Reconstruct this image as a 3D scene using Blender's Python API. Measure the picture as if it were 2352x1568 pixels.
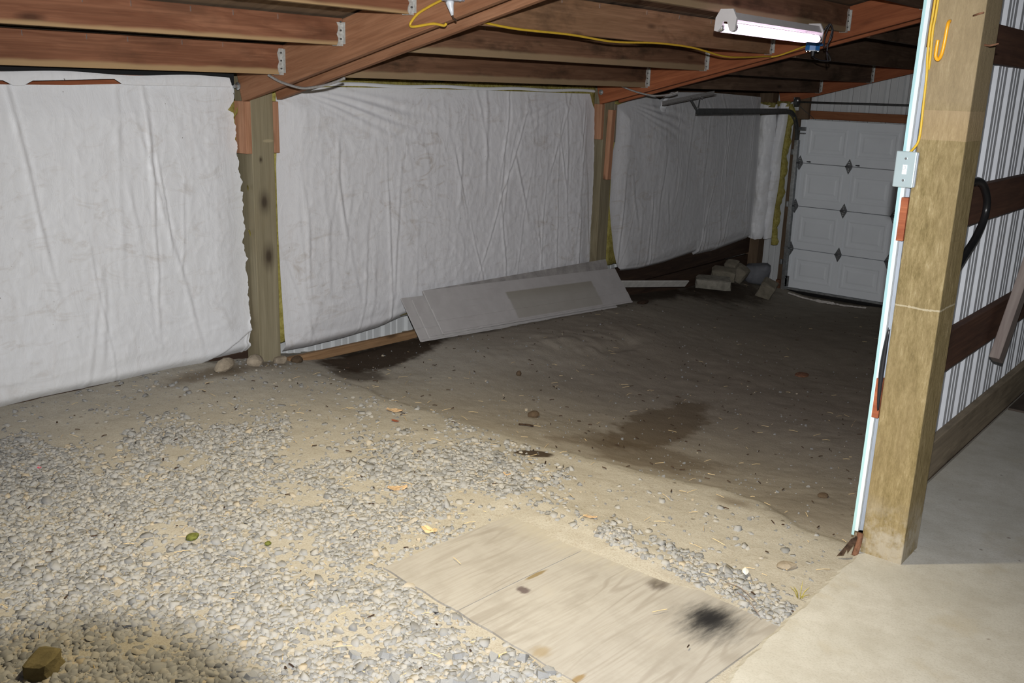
import bpy, bmesh, math, random
import numpy as np
from mathutils import Vector, Matrix, Euler

random.seed(7)
rng = np.random.default_rng(7)
sc = bpy.context.scene
COL = sc.collection
for o in list(bpy.data.objects):
    bpy.data.objects.remove(o)

# ------------------------------------------------------------------ camera, light, exposure
cam_d = bpy.data.cameras.new('camera')
cam_d.sensor_fit = 'HORIZONTAL'
cam_d.sensor_width = 36.0
cam_d.lens = 36.0 * 2188.4 / 2352.0
cam_d.clip_start = 0.02
cam_d.clip_end = 100
cam = bpy.data.objects.new('camera', cam_d)
COL.objects.link(cam)
EYE = Vector((0, 0, 1.65))
YAW, PITCH, ROLL = 0.685996558, 0.264608388, 0.0328356201
_f = Vector((-math.sin(YAW), math.cos(YAW), 0)); _r = Vector((math.cos(YAW), math.sin(YAW), 0)); _u = Vector((0, 0, 1))
_f2 = _f * math.cos(PITCH) - _u * math.sin(PITCH); _u2 = _u * math.cos(PITCH) + _f * math.sin(PITCH)
CR = _r * math.cos(ROLL) + _u2 * math.sin(ROLL); CU = _u2 * math.cos(ROLL) - _r * math.sin(ROLL); CF = _f2
m = Matrix((CR, CU, -CF)).transposed().to_4x4()
m.translation = EYE
cam.matrix_world = m
sc.camera = cam

sc.view_settings.view_transform = 'Standard'
sc.view_settings.look = 'None'
sc.view_settings.exposure = 0.0
sc.view_settings.gamma = 1.0
sc.view_settings.use_curve_mapping = False

FLASH_POWER = 790.0
TUBE_A = 2.2
LAMP_POWER = 185.0
AMBIENT = 0.012

world = bpy.data.worlds.new('world')
sc.world = world
world.use_nodes = True
world.node_tree.nodes['Background'].inputs[0].default_value = (0.95, 0.97, 1.0, 1)
world.node_tree.nodes['Background'].inputs[1].default_value = AMBIENT

fl = bpy.data.lights.new('camera_flash', 'SPOT')
fl.energy = FLASH_POWER
fl.spot_size = math.radians(100)
fl.spot_blend = 1.0
fl.shadow_soft_size = 0.018
fl.color = (1.0, 0.995, 0.99)
flo = bpy.data.objects.new('camera_flash', fl)
COL.objects.link(flo)
fm = Matrix((CR, CU, -CF)).transposed().to_4x4()
fm.translation = EYE + CR * 0.03 + CU * 0.16 + CF * 0.02
flo.matrix_world = fm
# the flash beam: a mask dims its low left corner, imitating the lens barrel's shadow
fl.use_nodes = True
_t = fl.node_tree; _em = _t.nodes['Emission']
_tc = _t.nodes.new('ShaderNodeTexCoord'); _sp = _t.nodes.new('ShaderNodeSeparateXYZ'); _t.links.new(_tc.outputs['Normal'], _sp.inputs[0])
def _lm(op, a, b):
    n = _t.nodes.new('ShaderNodeMath'); n.operation = op
    for v, i in ((a, 0), (b, 1)):
        if isinstance(v, (int, float)): n.inputs[i].default_value = v
        else: _t.links.new(v, n.inputs[i])
    return n.outputs[0]
_az = _lm('ABSOLUTE', _sp.outputs[2], 0.0)
_tx = _lm('DIVIDE', _sp.outputs[0], _az); _ty = _lm('DIVIDE', _sp.outputs[1], _az)
_ex = _lm('DIVIDE', _lm('SUBTRACT', _tx, -0.45), 0.19); _ey = _lm('DIVIDE', _lm('SUBTRACT', _ty, -0.47), 0.125)
_rr = _lm('SQRT', _lm('ADD', _lm('MULTIPLY', _ex, _ex), _lm('MULTIPLY', _ey, _ey)), 0.0)
_mr = _t.nodes.new('ShaderNodeMapRange'); _mr.interpolation_type = 'SMOOTHSTEP'
_mr.inputs[1].default_value = 0.80; _mr.inputs[2].default_value = 1.25; _mr.inputs[3].default_value = 0.04; _mr.inputs[4].default_value = 1.0
_t.links.new(_rr, _mr.inputs[0]); _t.links.new(_mr.outputs[0], _em.inputs['Strength'])

# warm bulb in a downward reflector over the gravel, above the picture
wl = bpy.data.lights.new('warm_bulb', 'SPOT')
wl.energy = LAMP_POWER; wl.color = (1.0, 0.85, 0.55); wl.spot_size = math.radians(112); wl.spot_blend = 0.7; wl.shadow_soft_size = 0.045
wlo = bpy.data.objects.new('warm_bulb', wl); COL.objects.link(wlo)
wlo.location = (-2.1, 2.15, 2.09)

# ------------------------------------------------------------------ helpers: objects
WM = {}

def put(o, mat4=None, parent=None):
    COL.objects.link(o)
    mat4 = mat4 or Matrix.Identity(4)
    if parent is not None:
        o.parent = parent
        o.matrix_parent_inverse = WM[parent.name].inverted()
    o.matrix_basis = mat4
    WM[o.name] = mat4.copy()
    return o

def tag(o, label=None, cat=None, group=None, kind=None):
    if label: o['label'] = label
    if cat: o['category'] = cat
    if group: o['group'] = group
    if kind: o['kind'] = kind
    return o

def empty(name, loc, label=None, cat=None, group=None, kind=None):
    o = bpy.data.objects.new(name, None)
    o.empty_display_size = 0.05
    put(o, Matrix.Translation(Vector(loc)))
    return tag(o, label, cat, group, kind)

def mesh(name, verts, faces, mat, parent=None, mat4=None, smooth=False, bevel=0.0):
    me = bpy.data.meshes.new(name)
    me.from_pydata([tuple(v) for v in verts], [], [tuple(f) for f in faces])
    me.update()
    if mat is not None: me.materials.append(mat)
    if smooth: me.polygons.foreach_set('use_smooth', [True] * len(me.polygons))
    o = bpy.data.objects.new(name, me)
    put(o, mat4, parent)
    if bevel > 0:
        b = o.modifiers.new('bevel', 'BEVEL'); b.width = bevel; b.segments = 2; b.limit_method = 'ANGLE'
    return o

def box_vf(lx, ly, lz, c=(0, 0, 0)):
    x, y, z = lx / 2, ly / 2, lz / 2
    v = [(sx * x + c[0], sy * y + c[1], sz * z + c[2]) for sx in (-1, 1) for sy in (-1, 1) for sz in (-1, 1)]
    f = [(0, 1, 3, 2), (4, 6, 7, 5), (0, 4, 5, 1), (2, 3, 7, 6), (0, 2, 6, 4), (1, 5, 7, 3)]
    return v, f

def box(name, lo, hi, mat, parent=None, bevel=0.002):
    lo, hi = Vector(lo), Vector(hi); c = (lo + hi) / 2; d = hi - lo
    v, f = box_vf(*d)
    return mesh(name, v, f, mat, parent, Matrix.Translation(c), bevel=bevel)

def frame_mat(a, b, up=(0, 0, 1)):
    a, b, up = Vector(a), Vector(b), Vector(up)
    x = (b - a).normalized()
    y = up.cross(x)
    if y.length < 1e-5: y = Vector((0, 1, 0)).cross(x)
    y.normalize(); z = x.cross(y)
    m = Matrix((x, y, z)).transposed().to_4x4()
    m.translation = (a + b) / 2
    return m

def board(name, a, b, depth, thick, mat, parent=None, up=(0, 0, 1), bevel=0.003):
    """a plank: local X runs along it (grain), local Z is its depth, local Y its thickness"""
    L = (Vector(b) - Vector(a)).length
    v, f = box_vf(L, thick, depth)
    return mesh(name, v, f, mat, parent, frame_mat(a, b, up), bevel=bevel)

def tube_vf(pts, r, seg=8, caps=True, closed=False):
    pts = [Vector(p) for p in pts]; n = len(pts); V = []; F = []
    rr = r if isinstance(r, (list, tuple)) else [r] * n
    ref = None
    for i, p in enumerate(pts):
        t = (pts[min(i + 1, n - 1)] - pts[max(i - 1, 0)]).normalized()
        if ref is None:
            ref = Vector((0, 0, 1)) if abs(t.z) < 0.9 else Vector((1, 0, 0))
        s = t.cross(ref).normalized(); u = s.cross(t); ref = u
        for k in range(seg):
            a = 2 * math.pi * k / seg
            V.append(p + (s * math.cos(a) + u * math.sin(a)) * rr[i])
    for i in range(n - 1):
        for k in range(seg):
            k2 = (k + 1) % seg
            F.append((i * seg + k, i * seg + k2, (i + 1) * seg + k2, (i + 1) * seg + k))
    if caps:
        F.append(tuple(range(seg))[::-1]); F.append(tuple((n - 1) * seg + k for k in range(seg)))
    return V, F

def smooth_path(pts, n=8):
    P = [Vector(p) for p in pts]; out = []
    for i in range(len(P) - 1):
        p0 = P[max(i - 1, 0)]; p1 = P[i]; p2 = P[i + 1]; p3 = P[min(i + 2, len(P) - 1)]
        for k in range(n):
            t = k / n
            out.append(0.5 * ((2 * p1) + (p2 - p0) * t + (2 * p0 - 5 * p1 + 4 * p2 - p3) * t * t + (3 * p1 - p0 - 3 * p2 + p3) * t ** 3))
    out.append(P[-1])
    return out

def tube(name, pts, r, mat, parent=None, seg=8, n=8):
    p = smooth_path(pts, n) if n > 1 else [Vector(q) for q in pts]
    v, f = tube_vf(p, r, seg)
    return mesh(name, v, f, mat, parent, smooth=True)

def merge(parts):
    V = []; F = []
    for v, f in parts:
        o = len(V); V += [tuple(q) for q in v]; F += [tuple(i + o for i in q) for q in f]
    return V, F

def shift(vf, d):
    return [Vector(q) + Vector(d) for q in vf[0]], vf[1]

# numpy perlin noise
_perm = np.random.default_rng(3).permutation(256); _perm = np.concatenate([_perm, _perm])
_g2 = np.array([(math.cos(a), math.sin(a)) for a in np.linspace(0, 2 * math.pi, 32, endpoint=False)])
def perlin(x, y, seed=0):
    x = np.asarray(x, float) + seed * 17.13; y = np.asarray(y, float) + seed * 9.71
    xi = np.floor(x).astype(int); yi = np.floor(y).astype(int); xf = x - xi; yf = y - yi
    u = xf * xf * xf * (xf * (xf * 6 - 15) + 10); v = yf * yf * yf * (yf * (yf * 6 - 15) + 10)
    def g(ix, iy, dx, dy):
        h = _perm[(_perm[ix & 255] + iy) & 255] % 32
        return _g2[h, 0] * dx + _g2[h, 1] * dy
    a = g(xi, yi, xf, yf); b = g(xi + 1, yi, xf - 1, yf); c = g(xi, yi + 1, xf, yf - 1); d = g(xi + 1, yi + 1, xf - 1, yf - 1)
    return (a * (1 - u) + b * u) * (1 - v) + (c * (1 - u) + d * u) * v
def fbm(x, y, oct=4, seed=0):
    s = 0; a = 1.0
    for i in range(oct):
        s = s + a * perlin(np.asarray(x) * 2 ** i, np.asarray(y) * 2 ** i, seed + i); a *= 0.5
    return s
def sstep(a, b, x):
    t = np.clip((np.asarray(x) - a) / (b - a), 0, 1); return t * t * (3 - 2 * t)

# ------------------------------------------------------------------ helpers: materials
class NT:
    def __init__(self, name, rough=0.8, spec=0.3, metal=0.0):
        self.m = bpy.data.materials.new(name); self.m.use_nodes = True
        self.t = self.m.node_tree; self.b = self.t.nodes['Principled BSDF']
        self.b.inputs['Roughness'].default_value = rough
        self.b.inputs['Specular IOR Level'].default_value = spec
        self.b.inputs['Metallic'].default_value = metal
        self._co = None
    def n(self, typ, **kw):
        x = self.t.nodes.new(typ)
        for k, v in kw.items(): setattr(x, k, v)
        return x
    def l(self, a, b): self.t.links.new(a, b)
    def coord(self):
        if self._co is None: self._co = self.n('ShaderNodeTexCoord').outputs['Object']
        return self._co
    def per_object(self, amount=40.0):
        """object coordinates offset by a random vector per object"""
        oi = self.n('ShaderNodeObjectInfo')
        mul = self.n('ShaderNodeMath', operation='MULTIPLY'); mul.inputs[1].default_value = amount
        self.l(oi.outputs['Random'], mul.inputs[0])
        add = self.n('ShaderNodeVectorMath', operation='ADD')
        self.l(self.coord(), add.inputs[0]); self.l(mul.outputs[0], add.inputs[1])
        return add.outputs[0]
    def mapping(self, vec, scale=(1, 1, 1), loc=(0, 0, 0), rot=(0, 0, 0)):
        mp = self.n('ShaderNodeMapping')
        mp.inputs['Scale'].default_value = scale; mp.inputs['Location'].default_value = loc; mp.inputs['Rotation'].default_value = rot
        self.l(vec, mp.inputs['Vector']); return mp.outputs[0]
    def noise(self, vec, scale=5, detail=4, rough=0.6, dist=0.0):
        x = self.n('ShaderNodeTexNoise')
        x.inputs['Scale'].default_value = scale; x.inputs['Detail'].default_value = detail
        x.inputs['Roughness'].default_value = rough; x.inputs['Distortion'].default_value = dist
        self.l(vec, x.inputs['Vector']); return x.outputs['Fac']
    def ramp(self, fac, stops):
        r = self.n('ShaderNodeValToRGB'); e = r.color_ramp.elements
        while len(e) < len(stops): e.new(0.5)
        for el, (p, c) in zip(e, stops):
            el.position = p; el.color = (c, c, c, 1) if isinstance(c, (int, float)) else (*c, 1)
        self.l(fac, r.inputs[0]); return r.outputs[0]
    def mix(self, fac, a, b, mode='MIX'):
        x = self.n('ShaderNodeMix', data_type='RGBA', blend_type=mode)
        for v, i in ((fac, 0), (a, 6), (b, 7)):
            if isinstance(v, (int, float)): x.inputs[i].default_value = v
            elif isinstance(v, tuple): x.inputs[i].default_value = (*v, 1)
            else: self.l(v, x.inputs[i])
        return x.outputs[2]
    def math(self, op, a, b=0.0, clamp=False):
        x = self.n('ShaderNodeMath', operation=op, use_clamp=clamp)
        for v, i in ((a, 0), (b, 1)):
            if isinstance(v, (int, float)): x.inputs[i].default_value = v
            else: self.l(v, x.inputs[i])
        return x.outputs[0]
    def blot(self, vec, c, rad, rot=0.0, nz=None, nzamt=0.5, soft=0.5):
        """1 inside an ellipse, 0 outside, with a ragged soft rim"""
        mp = self.n('ShaderNodeMapping', vector_type='TEXTURE')
        mp.inputs['Location'].default_value = (*c, 0) if len(c) == 2 else c
        mp.inputs['Scale'].default_value = (*rad, 1) if len(rad) == 2 else rad
        mp.inputs['Rotation'].default_value = (0, 0, rot)
        self.l(vec, mp.inputs['Vector'])
        sep = self.n('ShaderNodeVectorMath', operation='MULTIPLY'); sep.inputs[1].default_value = (1, 1, 0 if len(c) == 2 else 1)
        self.l(mp.outputs[0], sep.inputs[0])
        ln = self.n('ShaderNodeVectorMath', operation='LENGTH'); self.l(sep.outputs[0], ln.inputs[0])
        d = ln.outputs['Value']
        if nz is not None:
            k = self.math('MULTIPLY', self.math('SUBTRACT', nz, 0.5), nzamt * 2)
            d = self.math('ADD', d, k)
        mr = self.n('ShaderNodeMapRange', interpolation_type='SMOOTHSTEP')
        mr.inputs[1].default_value = 1 - soft; mr.inputs[2].default_value = 1 + soft * 0.4
        mr.inputs[3].default_value = 1; mr.inputs[4].default_value = 0
        self.l(d, mr.inputs[0]); return mr.outputs[0]
    def bump(self, h, strength=0.3, dist=0.01):
        x = self.n('ShaderNodeBump'); x.inputs['Strength'].default_value = strength; x.inputs['Distance'].default_value = dist
        self.l(h, x.inputs['Height']); self.l(x.outputs[0], self.b.inputs['Normal'])
    def color(self, c):
        if isinstance(c, tuple): self.b.inputs['Base Color'].default_value = (*c, 1)
        else: self.l(c, self.b.inputs['Base Color'])
        return self.m

def plain(name, c, rough=0.6, spec=0.3, metal=0.0, var=0.12, scale=20):
    t = NT(name, rough, spec, metal)
    nz = t.noise(t.coord(), scale, 4)
    lo = tuple(x * (1 - var) for x in c); hi = tuple(min(1, x * (1 + var)) for x in c)
    return t.color(t.ramp(nz, [(0.3, lo), (0.7, hi)]))

def wood(name, light, dark, stain=(0.03, 0.02, 0.012), stain_amt=0.0, rough=0.75, knots=0.8, fig=1.0, sap=None):
    t = NT(name, rough, 0.25)
    p = t.per_object()
    warp = t.noise(t.mapping(p, (1.1, 6, 6)), 1.0, 3, 0.5)
    wv = t.n('ShaderNodeVectorMath', operation='MULTIPLY_ADD'); wv.inputs[1].default_value = (0, 0.25, 0.25)
    cc = t.n('ShaderNodeCombineXYZ'); t.l(warp, cc.inputs[1]); t.l(warp, cc.inputs[2])
    t.l(cc.outputs[0], wv.inputs[0]); t.l(p, wv.inputs[2])
    g1 = t.noise(t.mapping(wv.outputs[0], (0.9, 26, 26)), 1.0, 3, 0.55)
    g2 = t.noise(t.mapping(p, (3.0, 120, 120)), 1.0, 3, 0.6)
    big = t.noise(t.mapping(p, (0.8, 3.5, 3.5)), 1.0, 2, 0.5)
    c = t.ramp(g1, [(0.30, dark), (0.50, tuple((a + b) / 2 for a, b in zip(light, dark))), (0.68, light)])
    c = t.mix(t.math('MULTIPLY', t.ramp(g2, [(0.35, 1.0), (0.6, 0.0)]), 0.35 * fig), c, tuple(x * 0.55 for x in dark))
    c = t.mix(t.ramp(big, [(0.35, 0.0), (0.7, 0.45)]), c, tuple(x * 0.6 for x in dark))
    vo = t.n('ShaderNodeTexVoronoi'); vo.inputs['Scale'].default_value = 1.0
    t.l(t.mapping(p, (2.2, 7, 7)), vo.inputs['Vector'])
    kn = t.ramp(vo.outputs['Distance'], [(0.05, 1.0), (0.16, 0.0)])
    c = t.mix(t.math('MULTIPLY', kn, knots), c, tuple(x * 0.28 for x in dark))
    if stain_amt > 0:
        s = t.noise(t.mapping(p, (1.6, 4, 4)), 1.3, 5, 0.65)
        c = t.mix(t.math('MULTIPLY', t.ramp(s, [(0.51, 0.0), (0.66, 1.0)]), stain_amt), c, stain)
    if sap is not None:      # pale sapwood along the lower edge of the plank
        sx = t.n('ShaderNodeSeparateXYZ'); t.l(t.coord(), sx.inputs[0])
        wob = t.noise(t.mapping(p, (2.0, 1, 1)), 1.0, 3)
        mr = t.n('ShaderNodeMapRange', interpolation_type='SMOOTHSTEP'); mr.inputs[1].default_value = -0.040; mr.inputs[2].default_value = -0.058
        t.l(t.math('SUBTRACT', sx.outputs[2], t.math('MULTIPLY', t.math('SUBTRACT', wob, 0.5), 0.035)), mr.inputs[0])
        c = t.mix(t.math('MULTIPLY', mr.outputs[0], 0.8), c, sap)
    t.bump(g2, 0.12, 0.004)
    return t.color(c)

M = {}
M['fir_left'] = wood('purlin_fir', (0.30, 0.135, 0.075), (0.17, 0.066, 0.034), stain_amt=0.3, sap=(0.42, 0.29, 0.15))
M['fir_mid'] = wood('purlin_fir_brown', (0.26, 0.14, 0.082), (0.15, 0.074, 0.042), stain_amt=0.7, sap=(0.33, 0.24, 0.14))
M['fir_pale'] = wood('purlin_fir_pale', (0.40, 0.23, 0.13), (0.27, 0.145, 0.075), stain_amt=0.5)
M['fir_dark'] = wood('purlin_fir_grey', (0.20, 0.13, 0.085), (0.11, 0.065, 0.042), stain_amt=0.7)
M['rafter'] = wood('rafter_fir', (0.42, 0.215, 0.12), (0.28, 0.125, 0.063), stain_amt=0.1, knots=0.5)
M['rafter_red'] = wood('rafter_red_fir', (0.44, 0.15, 0.065), (0.28, 0.085, 0.035), stain_amt=0.15, knots=0.4)
M['cleat'] = wood('cleat_fir', (0.56, 0.315, 0.195), (0.40, 0.19, 0.105), knots=0.9)
M['cedar'] = wood('cedar_block', (0.46, 0.16, 0.075), (0.28, 0.075, 0.035), knots=0.4)
M['girt_brown'] = wood('girt_brown_wood', (0.17, 0.085, 0.052), (0.085, 0.042, 0.03), knots=0.4, stain_amt=0.3)
M['girt_dark'] = wood('damp_dark_wood', (0.075, 0.045, 0.028), (0.035, 0.02, 0.014), knots=0.2)
M['skirt'] = wood('treated_skirt', (0.38, 0.31, 0.22), (0.26, 0.21, 0.15), knots=0.4, stain_amt=0.4)
M['base_board'] = wood('tan_base_board', (0.44, 0.28, 0.15), (0.30, 0.17, 0.085), stain_amt=0.2)
M['grey_stick'] = wood('grey_weathered_wood', (0.38, 0.33, 0.30), (0.25, 0.20, 0.185), knots=0.1, fig=0.6)
M['post_grey'] = wood('treated_post_grey_green', (0.34, 0.30, 0.20), (0.22, 0.185, 0.115), knots=0.85, fig=0.7)
M['header'] = wood('header_fir', (0.40, 0.18, 0.085), (0.24, 0.09, 0.04))
M['jamb'] = wood('jamb_dark', (0.20, 0.14, 0.09), (0.12, 0.08, 0.05))

def knotty_post_material():
    t = NT('treated_post_two_knots', 0.85, 0.2)
    p = t.coord()          # local X up the post, 0 at its middle
    g1 = t.noise(t.mapping(p, (0.9, 26, 26)), 1.0, 3, 0.55); g2 = t.noise(t.mapping(p, (4, 120, 120)), 1.0, 3, 0.6); big = t.noise(t.mapping(p, (1.5, 5, 5)), 1.0, 3)
    c = t.ramp(g1, [(0.3, (0.225, 0.195, 0.125)), (0.55, (0.29, 0.255, 0.17)), (0.7, (0.34, 0.30, 0.205))])
    c = t.mix(t.math('MULTIPLY', t.ramp(g2, [(0.35, 1.0), (0.6, 0.0)]), 0.3), c, (0.16, 0.135, 0.085))
    c = t.mix(t.ramp(big, [(0.45, 0.0), (0.7, 0.4)]), c, (0.24, 0.18, 0.10))
    for (kx, ky, rx, ry) in ((0.215, 0.006, 0.066, 0.036), (-0.105, -0.012, 0.074, 0.040), (0.46, 0.02, 0.018, 0.012)):
        c = t.mix(t.math('MULTIPLY', t.blot(p, (kx, ky), (rx * 1.25, ry * 1.25), 0, g2, 0.3, 0.8), 0.75), c, (0.085, 0.066, 0.045))
        c = t.mix(t.math('MULTIPLY', t.blot(p, (kx, ky), (rx * 0.55, ry * 0.55), 0, g2, 0.3, 0.6), 0.7), c, (0.05, 0.036, 0.025))
    c = t.mix(t.math('MULTIPLY', t.blot(p, (0.565, -0.035), (0.010, 0.04), 0, g2, 0.3, 0.4), 0.6), c, (0.45, 0.38, 0.24))
    t.bump(g2, 0.15, 0.004)
    return t.color(c)
M['post_knots'] = knotty_post_material()

def near_post_material():
    t = NT('treated_post_golden', 0.8, 0.25)
    p = t.coord()
    g = t.noise(t.mapping(p, (14, 60, 60)), 1.0, 6, 0.8)
    g2 = t.noise(t.mapping(p, (26, 180, 180)), 1.0, 4, 0.7)
    big = t.noise(t.mapping(p, (1.3, 6, 6)), 1.0, 3, 0.6)
    c = t.ramp(g, [(0.24, (0.10, 0.075, 0.032)), (0.42, (0.21, 0.16, 0.07)), (0.58, (0.32, 0.25, 0.125)), (0.74, (0.47, 0.40, 0.245))])
    c = t.mix(t.math('MULTIPLY', t.ramp(g2, [(0.3, 1.0), (0.52, 0.0)]), 0.5), c, (0.19, 0.135, 0.06))
    c = t.mix(t.ramp(big, [(0.42, 0.0), (0.7, 0.5)]), c, (0.25, 0.19, 0.10))
    sx = t.n('ShaderNodeSeparateXYZ'); t.l(p, sx.inputs[0])
    # paler, pinker upper half above a clean band (post local X: 0 at centre, up positive)
    up = t.ramp(t.math('MULTIPLY_ADD', sx.outputs[0], 0.25), [(0.0, 0), (1, 1)])
    hi = t.n('ShaderNodeMapRange'); hi.inputs[1].default_value = 0.32; hi.inputs[2].default_value = 0.42; t.l(sx.outputs[0], hi.inputs[0])
    c = t.mix(t.math('MULTIPLY', hi.outputs[0], 0.55), c, (0.30, 0.235, 0.155))
    band = t.math('MULTIPLY', t.math('GREATER_THAN', sx.outputs[0], 0.29), t.math('LESS_THAN', sx.outputs[0], 0.385))
    c = t.mix(t.math('MULTIPLY', band, 0.4), c, (0.42, 0.305, 0.185))
    # chalky scuffs at the foot
    nz = t.noise(p, 9, 5, 0.7)
    ft = t.n('ShaderNodeMapRange'); ft.inputs[1].default_value = -0.98; ft.inputs[2].default_value = -1.12; t.l(sx.outputs[0], ft.inputs[0])
    fm_ = t.math('MULTIPLY', ft.outputs[0], t.ramp(nz, [(0.42, 0.0), (0.58, 1.0)]))
    c = t.mix(t.math('MULTIPLY', fm_, 0.7), c, (0.44, 0.40, 0.33))
    # the white scored line across the face
    ln = t.math('ABSOLUTE', t.math('ADD', sx.outputs[0], t.math('MULTIPLY_ADD', nz, 0.02)))
    ln2 = t.math('ABSOLUTE', t.math('SUBTRACT', sx.outputs[0], t.math('MULTIPLY', t.math('SUBTRACT', nz, 0.5), 0.02)))
    line = t.math('MULTIPLY', t.math('LESS_THAN', t.math('ABSOLUTE', t.math('ADD', ln2, -0.275)), t.math('MULTIPLY', g2, 0.006)), t.math('LESS_THAN', sx.outputs[0], 0.0))
    c = t.mix(t.math('MULTIPLY', line, 0.6), c, (0.55, 0.49, 0.36))
    t.bump(g, 0.5, 0.008)
    return t.color(c)
M['post_gold'] = near_post_material()

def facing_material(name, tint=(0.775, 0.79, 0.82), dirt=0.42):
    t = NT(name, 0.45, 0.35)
    p = t.coord()
    big = t.noise(p, 1.6, 4, 0.6)
    sm = t.noise(t.mapping(p, (1, 4.0, 9), (0, 0, 0), (0.25, 0, 0)), 1.0, 7, 0.72, 1.6)
    sm2 = t.noise(t.mapping(p, (1, 16, 3.0)), 1.0, 4, 0.65, 0.8)
    spk = t.noise(p, 60, 2, 0.5)
    mask = t.math('MULTIPLY', t.ramp(sm, [(0.52, 0.0), (0.70, 1.0)]), t.ramp(big, [(0.40, 0.1), (0.62, 1.0)]))
    c = t.mix(t.math('MULTIPLY', mask, dirt), tint, (0.42, 0.36, 0.30))
    c = t.mix(t.math('MULTIPLY', t.ramp(sm2, [(0.55, 0.0), (0.75, 1.0)]), dirt * 0.4), c, (0.52, 0.47, 0.43))
    c = t.mix(t.ramp(spk, [(0.765, 0.0), (0.79, 0.85)]), c, (0.12, 0.09, 0.07))
    wr = t.noise(t.mapping(p, (1, 9, 5), (0, 0, 0), (0.5, 0, 0)), 1.0, 6, 0.62, 1.2)
    t.bump(wr, 0.24, 0.02)
    return t.color(c)
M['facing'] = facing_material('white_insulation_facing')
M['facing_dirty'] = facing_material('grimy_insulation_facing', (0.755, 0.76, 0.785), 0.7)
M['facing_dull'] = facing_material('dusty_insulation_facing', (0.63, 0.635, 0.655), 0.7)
def batt_material():
    t = NT('yellow_fibreglass', 0.95, 0.05)
    nz = t.noise(t.coord(), 24, 6, 0.75); n2 = t.noise(t.coord(), 5, 3)
    c = t.ramp(nz, [(0.3, (0.20, 0.165, 0.03)), (0.5, (0.41, 0.355, 0.10)), (0.72, (0.56, 0.50, 0.20))])
    c = t.mix(t.ramp(n2, [(0.45, 0.0), (0.7, 0.6)]), c, (0.22, 0.18, 0.07))
    t.bump(nz, 0.8, 0.02)
    return t.color(c)
M['batt'] = batt_material()

M['siding'] = plain('white_metal_siding', (0.62, 0.64, 0.65), 0.4, 0.5, 0.0, 0.05, 4)
M['siding_inner'] = plain('grey_siding_back', (0.56, 0.58, 0.62), 0.65, 0.15, 0.0, 0.06, 8)
M['trim_blue'] = plain('pale_metal_trim', (0.66, 0.72, 0.76), 0.35, 0.5, 0.0, 0.03, 6)
M['trim_cyan'] = plain('cyan_trim_edge', (0.40, 0.64, 0.68), 0.35, 0.5, 0.0, 0.05, 6)
def door_material():
    t = NT('white_door_enamel', 0.5, 0.4)
    p = t.coord()
    gr = t.noise(t.mapping(p, (8, 8, 90)), 1.0, 3, 0.6); big = t.noise(p, 3, 4)
    c = t.ramp(big, [(0.3, (0.77, 0.81, 0.85)), (0.7, (0.83, 0.87, 0.91))])
    t.bump(gr, 0.06, 0.003)
    return t.color(c)
M['door'] = door_material()
M['galv'] = plain('galvanised_steel', (0.50, 0.52, 0.53), 0.38, 0.5, 0.85, 0.25, 30)
M['hanger'] = plain('dull_hanger_steel', (0.46, 0.46, 0.44), 0.55, 0.4, 0.15, 0.3, 60)
M['dark_steel'] = plain('dark_track_steel', (0.12, 0.125, 0.125), 0.45, 0.5, 0.6, 0.25, 30)
M['hinge'] = plain('dull_hinge_steel', (0.17, 0.175, 0.18), 0.5, 0.5, 0.6, 0.3, 40)
M['bright_steel'] = plain('bright_screw_steel', (0.75, 0.76, 0.77), 0.25, 0.6, 0.9, 0.1, 40)
M['rust'] = plain('rusty_iron', (0.20, 0.10, 0.06), 0.85, 0.2, 0.2, 0.4, 60)
M['rubber'] = plain('black_rubber', (0.012, 0.012, 0.013), 0.32, 0.5, 0.0, 0.2, 20)
M['black_plastic'] = plain('black_plastic', (0.014, 0.014, 0.018), 0.4, 0.5, 0.0, 0.2, 20)
M['yellow_cable'] = plain('yellow_cable_sheath', (0.62, 0.40, 0.035), 0.45, 0.4, 0.0, 0.1, 30)
M['orange_hook'] = plain('orange_vinyl', (0.78, 0.36, 0.015), 0.35, 0.5, 0.0, 0.08, 30)
M['blue_plastic'] = plain('blue_plastic_box', (0.035, 0.20, 0.55), 0.4, 0.4, 0.0, 0.1, 30)
M['cover_grey'] = plain('grey_cover_plate', (0.34, 0.38, 0.44), 0.4, 0.4, 0.0, 0.05, 30)
M['switch_steel'] = plain('stamped_switch_cover', (0.45, 0.55, 0.58), 0.38, 0.5, 0.35, 0.04, 12)
M['switch_white'] = plain('white_toggle', (0.82, 0.86, 0.88), 0.35, 0.4, 0.0, 0.02, 12)
M['enamel'] = plain('white_fixture_enamel', (0.62, 0.60, 0.61), 0.4, 0.4, 0.0, 0.04, 12)
M['clear_plug'] = plain('pale_grey_plug', (0.62, 0.65, 0.70), 0.3, 0.5, 0.0, 0.1, 50)
M['conduit'] = plain('grey_flex_conduit', (0.36, 0.35, 0.34), 0.5, 0.4, 0.3, 0.2, 90)
M['feather'] = plain('white_feather', (0.86, 0.86, 0.84), 0.7, 0.2, 0.0, 0.04, 60)
M['straw'] = plain('dry_straw', (0.60, 0.46, 0.26), 0.8, 0.2, 0.0, 0.3, 4)
M['chip'] = plain('orange_wood_chip', (0.45, 0.315, 0.185), 0.85, 0.15, 0.0, 0.35, 50)
M['twig'] = plain('dark_bark', (0.05, 0.032, 0.022), 0.9, 0.1, 0.0, 0.5, 60)
M['moss'] = plain('green_moss', (0.12, 0.13, 0.035), 0.95, 0.05, 0.0, 0.4, 80)
M['leaf'] = plain('yellow_dry_leaf', (0.66, 0.44, 0.10), 0.7, 0.2, 0.0, 0.2, 50)
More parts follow.
